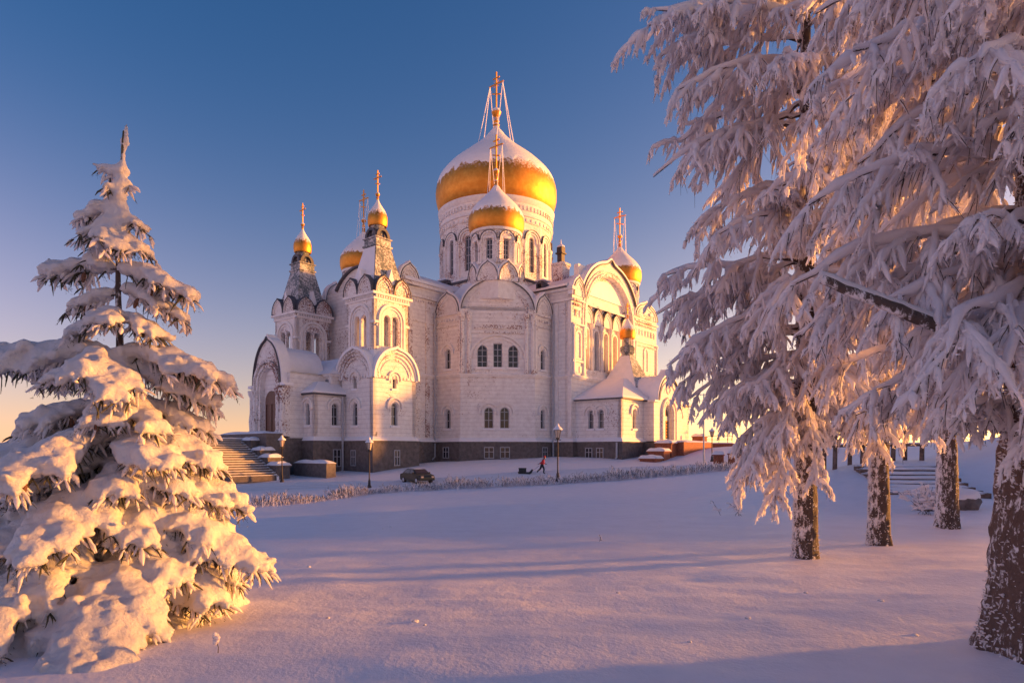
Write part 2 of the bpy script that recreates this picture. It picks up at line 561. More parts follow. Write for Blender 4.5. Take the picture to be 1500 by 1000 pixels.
def build_ground():
    nx, ny = 310, 420
    u = np.linspace(-1, 1, nx); v = np.linspace(0, 1, ny)
    xs = np.sinh(u * 7.4) / np.sinh(7.4) * 4000
    ys = -30 + (np.sinh((v * 1.35 - 0.35) * 5.6) / np.sinh(5.6) + np.sinh(0.35 * 5.6) / np.sinh(5.6)) * 4200
    ys = ys - ys[0] - 30
    # refine: remap so that the density sits between 3 and 80 m
    ys = np.concatenate([np.linspace(-40, 2, 10), np.geomspace(2.15, 90, 290), np.geomspace(91, 4500, 60)])
    X, Y = np.meshgrid(xs, ys)
    Z = ground_np(X, Y)
    V = np.stack([X, Y, Z], -1).reshape(-1, 3)
    i = np.arange(len(ys) - 1)[:, None] * nx + np.arange(nx - 1)[None]
    Q = np.stack([i, i + 1, i + nx + 1, i + nx], -1).reshape(-1, 4)
    o = link_mesh('snow_ground', np_mesh('snow_ground', V, Q), M['snow'])
    tag(o, kind='structure')
build_ground()

def build_road():
    path = np.array([(-70, 56), (-45, 60), (-30, 61.5), (-18, 62.5), (-8, 64), (2, 65.5), (10, 66.5), (17, 67.5), (24, 67)], float)
    seg = np.r_[0, np.cumsum(np.linalg.norm(np.diff(path, axis=0), axis=1))]
    d = np.linspace(0, seg[-1], 260); w = np.linspace(-3.0, 3.0, 60)
    cx = np.interp(d, seg, path[:, 0]); cy = np.interp(d, seg, path[:, 1])
    cx = np.convolve(np.pad(cx, 12, mode='edge'), np.ones(25) / 25, 'valid'); cy = np.convolve(np.pad(cy, 12, mode='edge'), np.ones(25) / 25, 'valid')
    tx, ty = np.gradient(cx), np.gradient(cy); L = np.hypot(tx, ty); nx_, ny_ = -ty / L, tx / L
    Dm, Wm = np.meshgrid(d, w, indexing='ij')
    X = cx[:, None] + nx_[:, None] * Wm; Y = cy[:, None] + ny_[:, None] * Wm
    Z = ground_np(X, Y) + 0.035
    wob = 0.25 * fbm(np.stack([Dm * 0.06, 0 * Dm, 0 * Dm], -1), 2, 6)
    for c, dep in ((-1.6, 0.15), (-0.2, 0.16), (1.1, 0.14), (2.2, 0.09)):
        e = (Wm - c - wob) / 0.26
        Z += -dep * np.exp(-e ** 2) + dep * 0.6 * np.exp(-((np.abs(e) - 2.0) / 0.9) ** 2)
    Z += 0.05 * fbm(np.stack([X * 1.1, Y * 1.1, 0 * X], -1), 3, 12) + 0.02
    Z -= 0.25 * np.clip((np.abs(Wm) - 2.7) / 0.3, 0, 1)
    V = np.stack([X, Y, Z], -1).reshape(-1, 3); n = len(w)
    i = np.arange(len(d) - 1)[:, None] * n + np.arange(n - 1)[None]
    Q = np.stack([i, i + n, i + n + 1, i + 1], -1).reshape(-1, 4)
    tag(link_mesh('road', np_mesh('road', V, Q), M['packed_snow']), kind='structure')
build_road()

# ================================================================ cathedral
# local x = s (towards the sunlit transept front), local y = -t (west front at -y); mesh z is relative to eye height
CHROT = math.atan2(-0.633, 0.774)
CH = empty('cathedral', (-2.68, 108.0, CAMZ - 3.0), CHROT)
tag(CH, 'white frosted brick cathedral with golden onion domes capped in snow', 'cathedral')
def part(name, mb, mat, parent=None, smooth=False):
    return mb.build(name, M[mat], parent or CH, (0, 0, 0) if parent else (0, 0, 3.0), smooth)

def window(F, u, z0, w, h, d=-0.34, hood=True, head='arch', bars=2, mid=True, sill=True, surround_mat='trim'):
    """a glazed opening: frame, pane, hood moulding and snowy sill"""
    shp = (lambda uu, zz, ww, hh: arch(uu, zz, ww, hh)) if head == 'arch' else (lambda uu, zz, ww, hh: [(uu - ww / 2, zz), (uu + ww / 2, zz), (uu + ww / 2, zz + hh), (uu - ww / 2, zz + hh)])
    m = MB()
    m.ext(F, shp(u, z0, w + 0.02, h + 0.01), [shp(u, z0 + 0.11, w - 0.2, h - 0.21)], d - 0.05, d + 0.05)
    if mid: m.fbox(F, u - 0.05, u + 0.05, z0 + 0.09, z0 + h - 0.09, d - 0.03, d + 0.03)
    top = h - (w / 2 if head == 'arch' else 0)
    for i in range(bars):
        zz = z0 + top * (i + 1) / (bars + (0 if head == 'arch' else 1))
        m.fbox(F, u - w / 2 + 0.08, u + w / 2 - 0.08, zz - 0.045, zz + 0.045, d - 0.026, d + 0.026)
    o = part('window', m, 'frame')
    pm = MB(); pm.ext(F, shp(u, z0 + 0.05, w - 0.08, h - 0.1), (), d - 0.045, d - 0.034)
    part('pane', pm, 'pane', o)
    if hood:
        sm = MB(); zc = z0 + h - w / 2
        def legs(r, low): return [(u + r, zc - low)] + arc_curve(u, zc, r, 12) + [(u - r, zc - low)]
        sm.ring(F, legs(w / 2 + 0.30, 0.5), legs(w / 2 + 0.12, 0.5), -0.02, 0.12)
        sm.ring(F, legs(w / 2 + 0.72, 0.25), legs(w / 2 + 0.48, 0.25), -0.02, 0.24)
        part('surround', sm, surround_mat, o)
    if sill:
        sm = MB(); sm.fbox(F, u - w / 2 - 0.2, u + w / 2 + 0.2, z0 - 0.22, z0 + 0.03, -0.2, 0.18)
        part('sill', sm, 'roof_snow', o)
    return o

def hole(u, z0, w, h): return arch(u, z0, w, h)
def rect(u0, u1, z0, z1): return [(u0, z0), (u1, z0), (u1, z1), (u0, z1)]

def kokoshnik(F, u, z0, w, h, d=0.0, th=0.5, mat='ornament', rings=2, snow=True):
    m = MB()
    m.ext(F, ogee_curve(u, z0, w, h), (), d - th, d)
    for i in range(rings):
        a = 1.0 - 0.20 * i; b = a - 0.10
        m.ring(F, ogee_curve(u, z0, w * a, h * a), ogee_curve(u, z0, w * b, h * b), d - 0.01, d + 0.16 - 0.05 * i)
    o = part('kokoshnik', m, mat)
    f = MB(); f.ring(F, ogee_curve(u, z0, w + 0.16, h + 0.1), ogee_curve(u, z0, w + 0.01, h + 0.006), d - th - 0.25, d + 0.24)
    part('flashing', f, 'flashing', o)
    if snow:
        f = MB(); f.ring(F, ogee_curve(u, z0 + 0.05, w + 0.62, h + 0.34), ogee_curve(u, z0, w + 0.17, h + 0.11), d - th - 0.2, d + 0.12)
        part('snow', f, 'roof_snow', o)
    return o

def basement_window(F, u, z0, w, h, d):
    m = MB(); m.ext(F, rect(u - w / 2, u + w / 2, z0, z0 + h), [rect(u - w / 2 + 0.1, u - 0.05, z0 + 0.1, z0 + h * 0.55), rect(u + 0.05, u + w / 2 - 0.1, z0 + 0.1, z0 + h * 0.55),
            rect(u - w / 2 + 0.1, u - 0.05, z0 + h * 0.55 + 0.08, z0 + h - 0.1), rect(u + 0.05, u + w / 2 - 0.1, z0 + h * 0.55 + 0.08, z0 + h - 0.1)], d - 0.02, d + 0.09)
    o = part('basement_window', m, 'frame')
    p = MB(); p.fbox(F, u - w / 2 + 0.04, u + w / 2 - 0.04, z0 + 0.04, z0 + h - 0.04, d - 0.02, d + 0.03); part('pane', p, 'pane', o)

def dentils(F, u0, u1, z, d, step=0.42, h=0.32, proud=0.2, m=None):
    m = m or MB(); n = max(1, int((u1 - u0) / step))
    for i in range(n):
        c = lerp(u0, u1, (i + 0.5) / n)
        m.fbox(F, c - step * 0.27, c + step * 0.27, z, z + h, d - 0.02, d + proud)
    return m

ZP = 1.5
QUAD = [(23.0, 11.15), (19.6, 11.15), (19.6, 14.9), (12.6, 21.9), (8.05, 21.9), (8.05, 28.5)]
def full_outline():
    q = QUAD; out = []
    out += [(s, -t) for s, t in q]                       # s>0, west side (y negative)
    out += [(-s, -t) for s, t in reversed(q)]
    out += [(-s, t) for s, t in q]
    out += [(s, t) for s, t in reversed(q)]
    return out[::-1]                                      # counter-clockwise
OUT = full_outline()

# plinth, aprons and string courses run round the whole plan
m = MB(); m.prism(offset_poly(OUT, 0.34), -5.5, 1.0); m.prism(offset_poly(OUT, 0.44), 1.0, 1.2); part('plinth', m, 'plinth')
m = MB(); m.prism(offset_poly(OUT, 0.46), 1.2, 1.34, offset_poly(OUT, 0.40)); m.prism(offset_poly(OUT, 0.40), 1.34, 1.72, offset_poly(OUT, 0.03)); part('plinth_apron', m, 'roof_snow')
m = MB(); m.prism(offset_poly(OUT, 0.22), 9.75, 9.95); m.prism(offset_poly(OUT, 0.34), 9.95, 10.15); part('string_course', m, 'trim')
m = MB(); m.prism(offset_poly(OUT, 0.33), 10.15, 10.27, offset_poly(OUT, 0.1)); part('ledge_snow', m, 'roof_snow')

# --- the transept front (sunlit) and its plainer counterparts
def transept(mx, rich):
    F = Frame((23.0, 0), (0, 1), (1, 0), mx, 1)
    uc = -1.15 if rich else 0.0
    u0, u1 = -11.15, (13.6 if rich else 11.15)
    ro, zc = 8.1, 18.9
    a0 = math.asin((22.3 - zc) / ro)
    arc = [(uc + ro * math.cos(lerp(a0, math.pi - a0, i / 24)), zc + ro * math.sin(lerp(a0, math.pi - a0, i / 24))) for i in range(25)]
    arc[12] = (uc, zc + ro + 0.75); arc[11] = (uc + 0.75, zc + ro + 0.12); arc[13] = (uc - 0.75, zc + ro + 0.12)
    outline = [(u0, ZP), (u1, ZP), (u1, 22.3)] + arc + [(u0, 22.3)]
    big = [(uc - 6.6, 10.6), (uc + 6.6, 10.6)] + arc_curve(uc, 18.6, 6.6, 20)
    lows = []
    m = MB(); m.ext(F, outline, [big], -1.1, 0.0)
    part('wall', m, 'plaster')
    wu = [uc + k for k in (-5.2, -2.6, 0, 2.6, 5.2)]
    m = MB(); m.ext(F, rect(uc - 7.0, uc + 7.0, 10.3, 26.0), [hole(u, 11.6, 1.1, 5.6) for u in wu] if rich else [], -1.7, -0.98)
    part('tympanum', m, 'trim')
    # stepped archivolts round the recess
    m = MB()
    for r1, r0, d0, d1 in ((6.62, 6.2, -0.95, -0.65), (6.2, 5.85, -0.95, -0.8), (7.1, 6.62, -0.05, 0.22), (7.6, 7.32, -0.02, 0.14)):
        m.ring(F, [(uc + r1, 14)] + arc_curve(uc, 18.6, r1, 24) + [(uc - r1, 14)], [(uc + r0, 14)] + arc_curve(uc, 18.6, r0, 24) + [(uc - r0, 14)], d0, d1)
    part('archivolt', m, 'ornament')
    m = MB(); m.ring(F, [(x + (0.1 if x > uc else -0.1 if x < uc else 0), z + 0.1) for x, z in arc], arc, -1.4, 0.4); part('arch_flashing', m, 'flashing')
    m = MB(); m.ring(F, [(x + (0.4 if x > uc else -0.4 if x < uc else 0), z + 0.38) for x, z in arc], [(x + (0.11 if x > uc else -0.11 if x < uc else 0), z + 0.11) for x, z in arc], -1.5, 0.25); part('arch_snow', m, 'roof_snow')
    if not rich: return
    for u in wu:
        window(F, u, 11.6, 1.1, 5.6, d=-1.3, hood=False, bars=4, sill=False)
        kokoshnik(F, u, 18.0, 2.6, 2.35, d=-0.55, th=0.42, mat='trim', rings=2, snow=False)
        m = MB(); m.ring(F, [(u + 0.85, 11.6)] + arc_curve(u, 16.6, 0.85, 10) + [(u - 0.85, 11.6)], [(u + 0.6, 11.6)] + arc_curve(u, 16.6, 0.6, 10) + [(u - 0.6, 11.6)], -1.0, -0.7)
        part('window_arch', m, 'trim')
    for u in [uc + k for k in (-6.4, -3.9, -1.3, 1.3, 3.9, 6.4)]:
        m = MB()
        x, y, _ = F.p(u, 0, -0.72)
        m.lathe([(0.26, 10.6), (0.36, 10.9), (0.24, 11.2), (0.22, 14.0), (0.30, 14.1), (0.22, 14.3), (0.2, 17.2), (0.38, 17.6), (0.42, 18.0), (0.1, 18.02)], 12, (x, y))
        part('column', m, 'trim', smooth=True)
    m = MB(); m.fbox(F, uc - 6.6, uc + 6.6, 20.45, 20.75, -1.0, -0.55); part('cornice', m, 'trim')
    m = MB(); m.fbox(F, uc - 6.6, uc + 6.6, 10.3, 11.3, -1.0, -0.25); part('window_ledge', m, 'ornament')
    # side piers
    for ua, ub in ((u0, uc - 7.2), (uc + 7.2, u1)):
        c = (ua + ub) / 2; w = ub - ua
        kokoshnik(F, c, 21.0, w * 0.96, 2.5, d=0.14, th=0.5)
        for z0_, z1_, pr in ((20.2, 20.5, 0.34), (17.0, 17.25, 0.26), (12.0, 12.25, 0.26)):
            mm = MB(); mm.fbox(F, ua - 0.08, ub, z0_, z1_, -0.1, pr); part('string_course', mm, 'ornament')
        mm = MB()
        dentils(F, ua + 0.1, ub - 0.1, 19.6, 0, m=mm); dentils(F, ua + 0.1, ub - 0.1, 16.4, 0, m=mm)
        dentils(F, ua + 0.3, ub - 0.3, 18.2, 0, step=0.9, h=0.9, proud=0.12, m=mm); dentils(F, ua + 0.3, ub - 0.3, 10.6, 0, step=0.9, h=0.9, proud=0.12, m=mm)
        o = part('dentil_band', mm, 'ornament'); o['kind'] = 'stuff'
        bw = MB(); bw.ext(F, arch(c, 12.4, 1.5, 4.0), [arch(c, 12.6, 1.0, 3.5)], -0.02, 0.18); part('blind_window', bw, 'trim')
        for u in (ua + 0.22, ub - 0.22):
            x, y, _ = F.p(u, 0, 0.12); cm = MB(); cm.lathe([(0.3, 10.3), (0.22, 10.9), (0.2, 16.6), (0.34, 17.0)], 10, (x, y)); part('column', cm, 'trim', smooth=True)
transept(1, True)
transept(-1, False)

# --- west and east arms
for my in (1, -1):
    F = Frame((0, -28.5), (1, 0), (0, -1), 1, my)
    ro, zc = 6.0, 18.9; a0 = math.asin((22.3 - zc) / ro)
    arc = [(ro * math.cos(lerp(a0, math.pi - a0, i / 20)), zc + ro * math.sin(lerp(a0, math.pi - a0, i / 20))) for i in range(21)]
    m = MB(); m.ext(F, [(-8.05, ZP), (8.05, ZP), (8.05, 22.3)] + arc + [(-8.05, 22.3)], [], -0.8, 0.0); part('wall', m, 'plaster')
    m = MB(); m.ring(F, [(x * 1.04, z + 0.25) for x, z in arc], arc, -1.2, 0.4); part('arch_flashing', m, 'flashing')
    for mx in (1, -1):
        G = Frame((8.05, 0), (0, 1), (1, 0), mx, my)
        m = MB(); m.ext(G, rect(-28.5, -21.0, ZP, 22.0), [], -0.6, 0.0); part('wall', m, 'plaster')
        m = MB(); m.fbox(G, -28.7, -21.9, 20.2, 20.5, -0.1, 0.36); m.fbox(G, -28.7, -21.9, 21.6, 22.0, -0.1, 0.5); m.fbox(G, -28.7, -21.9, 17.0, 17.2, -0.1, 0.2)
        dentils(G, -28.4, -22.2, 19.6, 0, m=m)
        for u in (-28.1, -26.6, -23.6): m.fbox(G, u - 0.3, u + 0.3, 1.8, 19.6, -0.1, 0.22)
        part('cornice', m, 'ornament')
        kokoshnik(G, -26.9, 21.6, 3.2, 2.7, d=0.2)
        H = Frame((0, -11.15), (1, 0), (0, -1), mx, my)
        m = MB(); m.ext(H, rect(19.0, 22.999, ZP, 22.0), [], -0.6, 0.0); part('wall', m, 'plaster')
        m = MB(); m.fbox(H, 19.6, 23.2, 20.2, 20.5, -0.1, 0.3); m.fbox(H, 11.0, 23.4, 21.6, 22.05, -0.4, 0.5)
        for u in (20.5, 22.7): m.fbox(H, u - 0.28, u + 0.28, 1.8, 20.1, -0.1, 0.2)
        part('cornice', m, 'trim')
        m = MB(); m.ext(H, rect(9.5, 19.2, 17.5, 22.0), [], -0.6, 0.0); part('wall', m, 'plaster')
        K = Frame((8.05, 0), (0, 1), (1, 0), mx, my)
        m = MB(); m.ext(K, rect(-21.2, -11.0, 17.5, 22.0), [], -0.6, 0.0); part('wall', m, 'plaster')
        m = MB(); m.fbox(K, -21.9, -11.3, 21.6, 22.05, -0.4, 0.5); m.fbox(K, -21.9, -11.3, 20.2, 20.45, -0.4, 0.3); part('cornice', m, 'trim')

# --- arm roofs, snow-laden
FA = Frame((0, 0), (0, 1), (1, 0))
prof = [(-11.75, 22.06), (11.75, 22.06), (11.6, 22.5), (8.6, 23.4), (6.3, 24.7), (3.2, 26.1), (0, 26.9), (-3.2, 26.1), (-6.3, 24.7), (-8.6, 23.4), (-11.6, 22.5)]
m = MB(); m.ext(FA, prof, (), -22.5, 22.3); part('roof', m, 'roof_snow', smooth=True)
FB = Frame((0, 0), (1, 0), (0, -1))
prof = [(-8.7, 22.06), (8.7, 22.06), (8.55, 22.5), (6.2, 23.7), (3.2, 24.9), (0, 25.5), (-3.2, 24.9), (-6.2, 23.7), (-8.55, 22.5)]
m = MB(); m.ext(FB, prof, (), -27.9, 27.9); part('roof', m, 'roof_snow', smooth=True)
m = MB(); m.ring(FA, [(11.9, 22.12), (11.9, 21.95)], [(11.2, 22.12), (11.2, 21.95)], -22.4, 22.5); m.ring(FA, [(-11.9, 22.12), (-11.9, 21.95)], [(-11.2, 22.12), (-11.2, 21.95)], -22.4, 22.5)
part('eave', m, 'flashing')

# --- corner chapels
def octagon_frames(cx, cy, r, n=8, a0=0.0):
    out = []
    for k in range(n):
        a = a0 + 2 * math.pi * k / n
        out.append(Frame((cx + r * math.cos(a), cy + r * math.sin(a)), (-math.sin(a), math.cos(a)), (math.cos(a), math.sin(a))))
    return out

def dome_profile(r, z0, h, neck=0.10):
    pts = [(0.90, 0.0), (0.955, 0.06), (0.99, 0.14), (1.0, 0.22), (0.99, 0.30), (0.955, 0.38), (0.89, 0.46), (0.79, 0.54), (0.67, 0.62), (0.53, 0.70), (0.39, 0.78), (0.27, 0.855), (0.175, 0.92), (neck, 1.0)]
    pts = [pts[0]] + pts + [pts[-1]]; out = []
    for i in range(1, len(pts) - 2):           # Catmull-Rom through the control points
        p0, p1, p2, p3 = pts[i - 1:i + 3]
        for k in range(4):
            t = k / 4
            out.append(tuple(0.5 * (2 * b + (c - a) * t + (2 * a - 5 * b + 4 * c - d) * t * t + (3 * b - a - 3 * c + d) * t ** 3) for a, b, c, d in zip(p0, p1, p2, p3)))
    out.append(pts[-1])
    return [(a * r, z0 + b * h) for a, b in out]

def interp_prof(prof, z):
    for (r0, z0), (r1, z1) in zip(prof, prof[1:]):
        if z0 <= z <= z1: return lerp(r0, r1, (z - z0) / (z1 - z0))
    return prof[-1][0]

def snow_cap(prof, c, z_line, amp, seed, th=0.1, n=96, k=26):
    """snow lying on the upper part of a dome, with a ragged lower edge"""
    rng = random.Random(seed)
    ph = [rng.uniform(0, 6.28) for _ in range(6)]
    zt = prof[-1][1]; vs = []
    for i in range(n):
        a = 2 * math.pi * i / n
        zl = z_line + amp * (0.45 * math.sin(a + ph[0]) + 0.2 * math.sin(3 * a + ph[1])) + amp * 1.5 * (rng.random() - 0.5) ** 3 * 4 + amp * 0.5 * math.sin(11 * a + ph[4]) * math.sin(17 * a + ph[5])
        for j in range(k + 1):
            t = j / k; z = lerp(zl, zt - 0.02, t)
            r = interp_prof(prof, z)
            off = (th if j else -0.03) * (0.75 + 0.5 * math.sin(5 * a + z * 2 + ph[2]) * 0.4) * (1 if j < k else 0.3)
            vs.append((c[0] + (r + off) * math.cos(a), c[1] + (r + off) * math.sin(a), z + (0.03 if j else 0)))
    fs = [(i * (k + 1) + j, ((i + 1) % n) * (k + 1) + j, ((i + 1) % n) * (k + 1) + j + 1, i * (k + 1) + j + 1) for i in range(n) for j in range(k)]
    m = MB(); m.add(vs, fs)
    return m

def cross(c, z0, h, F, mat='gold', wires=None):
    m = MB(); t = h * 0.011 + 0.028; x, y = c
    m.fbox(F, -t, t, z0, z0 + h, -t, t)
    m.fbox(F, -h * 0.24, h * 0.24, z0 + h * 0.66, z0 + h * 0.66 + 2 * t, -t * 0.9, t * 0.9)
    m.fbox(F, -h * 0.12, h * 0.12, z0 + h * 0.83, z0 + h * 0.83 + 2 * t, -t * 0.9, t * 0.9)
    m.ext(F, [(-h * 0.15, z0 + h * 0.42), (h * 0.15, z0 + h * 0.32), (h * 0.15, z0 + h * 0.32 + 2 * t), (-h * 0.15, z0 + h * 0.42 + 2 * t)], (), -t * 0.8, t * 0.8)
    for u, z in ((-h * 0.25, 0.66), (h * 0.25, 0.66), (0, 1.0)):
        px, py, pz = F.p(u, z0 + h * z + t, 0)
        m.lathe([(0.01, pz - 2 * t), (1.9 * t, pz), (0.01, pz + 2 * t)], 8, (px, py))
    # rays round the crossing
    for k in range(4):
        a = R(45 + 90 * k); uu, zz = math.cos(a) * h * 0.13, math.sin(a) * h * 0.13
        m.tube([F.p(0, z0 + h * 0.66 + t, 0), F.p(uu, z0 + h * 0.66 + t + zz, 0)], t * 0.5, 5)
    return part('cross', m, 'ornament_gold')

M['ornament_gold'] = M['gold']

def onion(c, r, z0, h, ball_z, ball_r, cross_z, cross_h, seed, snow_at=0.5, n=64, wires=True, wire_r=None):
    prof = dome_profile(r, z0, h, neck=0.09)
    m = MB(); m.lathe(prof, n * 2, c, rib=0.009 * r ** 0.5)
    d = part('onion_dome', m, 'gold', smooth=True)
    part('snow_cap', snow_cap(prof, c, z0 + h * snow_at, h * 0.075, seed, th=0.02 + 0.007 * r, n=max(160, n)), 'roof_snow', d, smooth=True)
    zt = z0 + h
    m = MB(); s = ball_r
    m.lathe([(prof[-1][0] * 1.0, zt - 0.1), (s * 0.5, zt + (ball_z - zt) * 0.25), (s * 0.72, zt + (ball_z - zt) * 0.33), (s * 0.42, zt + (ball_z - zt) * 0.42), (s * 0.62, zt + (ball_z - zt) * 0.52), (s * 0.3, ball_z - s * 1.0),
             (s * 0.75, ball_z - s * 0.66), (s, ball_z), (s * 0.75, ball_z + s * 0.66), (s * 0.25, ball_z + s), (s * 0.16, cross_z)], 16, c)
    part('finial', m, 'gold', smooth=True)
    F = Frame(c, (1, 0), (0, -1))
    x = cross(c, cross_z, cross_h, F)
    if wires:
        for sx, sd in ((1, 1), (1, -1), (-1, 1), (-1, -1), (1, 0), (-1, 0)):
            rr = wire_r or r * 0.36
            zz = next(z for rp, z in reversed(prof) if rp >= rr)
            an = math.atan2(sd * 0.9, sx * 0.8)
            p0 = Vector(F.p(sx * cross_h * 0.24, cross_z + cross_h * 0.68, 0)); p1 = Vector((c[0] + rr * math.cos(an), c[1] - rr * math.sin(an), zz))
            w = MB(); w.tube([p0, p0.lerp(p1, 0.5) + Vector((0, 0, -0.15)), p1], 0.02 + 0.004 * r, 5)
            part('guy_wire', w, 'rime', x)
    return d

def drum(c, r, z0, z1, n, win_w, win_z, win_h, hood_r, a0, arcade=True):
    """faceted drum with one window in each face"""
    w = 2 * r * math.tan(math.pi / n)
    for F in octagon_frames(c[0], c[1], r, n, a0):
        m = MB(); m.ext(F, rect(-w / 2 - 0.05, w / 2 + 0.05, z0, z1), [hole(0, win_z, win_w, win_h)], -0.5, 0.0)
        part('drum_wall', m, 'ornament')
        window(F, 0, win_z, win_w, win_h, d=-0.3, hood=False, bars=4, sill=False)
        sm = MB(); zc = win_z + win_h - win_w / 2
        for ro, ri, d1 in ((hood_r, hood_r * 0.84, 0.28), (hood_r * 0.72, hood_r * 0.6, 0.18)):
            sm.ring(F, [(ro, zc - 0.4)] + arc_curve(0, zc, ro, 14) + [(-ro, zc - 0.4)], [(ri, zc - 0.4)] + arc_curve(0, zc, ri, 14) + [(-ri, zc - 0.4)], -0.03, d1)
        part('window_arch', sm, 'trim')
        fm = MB(); fm.ring(F, arc_curve(0, zc, hood_r + 0.09, 14), arc_curve(0, zc, hood_r + 0.005, 14), -0.03, 0.34); part('arch_flashing', fm, 'flashing')
        for k in (-1, 1):
            cm = MB()
            x, y, _ = F.p(k * w * 0.44, 0, 0.06)
            q = 0.12 + 0.012 * r
            cm.lathe([(q * 1.5, z0), (q, z0 + 0.5), (q, zc - 0.9), (q * 1.7, zc - 0.45), (q * 1.7, zc - 0.3)], 8, (x, y))
            part('column', cm, 'ornament', smooth=True)

def ring_band(c, z0, z1, r0, r1, n=48):
    m = MB(); m.lathe([(r0 - 0.5, z0), (r0, z0), (r1, z1), (r1 - 0.5, z1)], n, c); return m

def arcade_band(c, r, z, h, n, mat='ornament', proud=0.2):
    m = MB()
    for k in range(n):
        a = 2 * math.pi * k / n
        F = Frame((c[0] + r * math.cos(a), c[1] + r * math.sin(a)), (-math.sin(a), math.cos(a)), (math.cos(a), math.sin(a)))
        w = 2 * math.pi * r / n * 0.5
        m.fbox(F, -w / 2, w / 2, z, z + h, -0.1, proud)
    o = part('dentil_band', m, mat); o['kind'] = 'stuff'
    return o

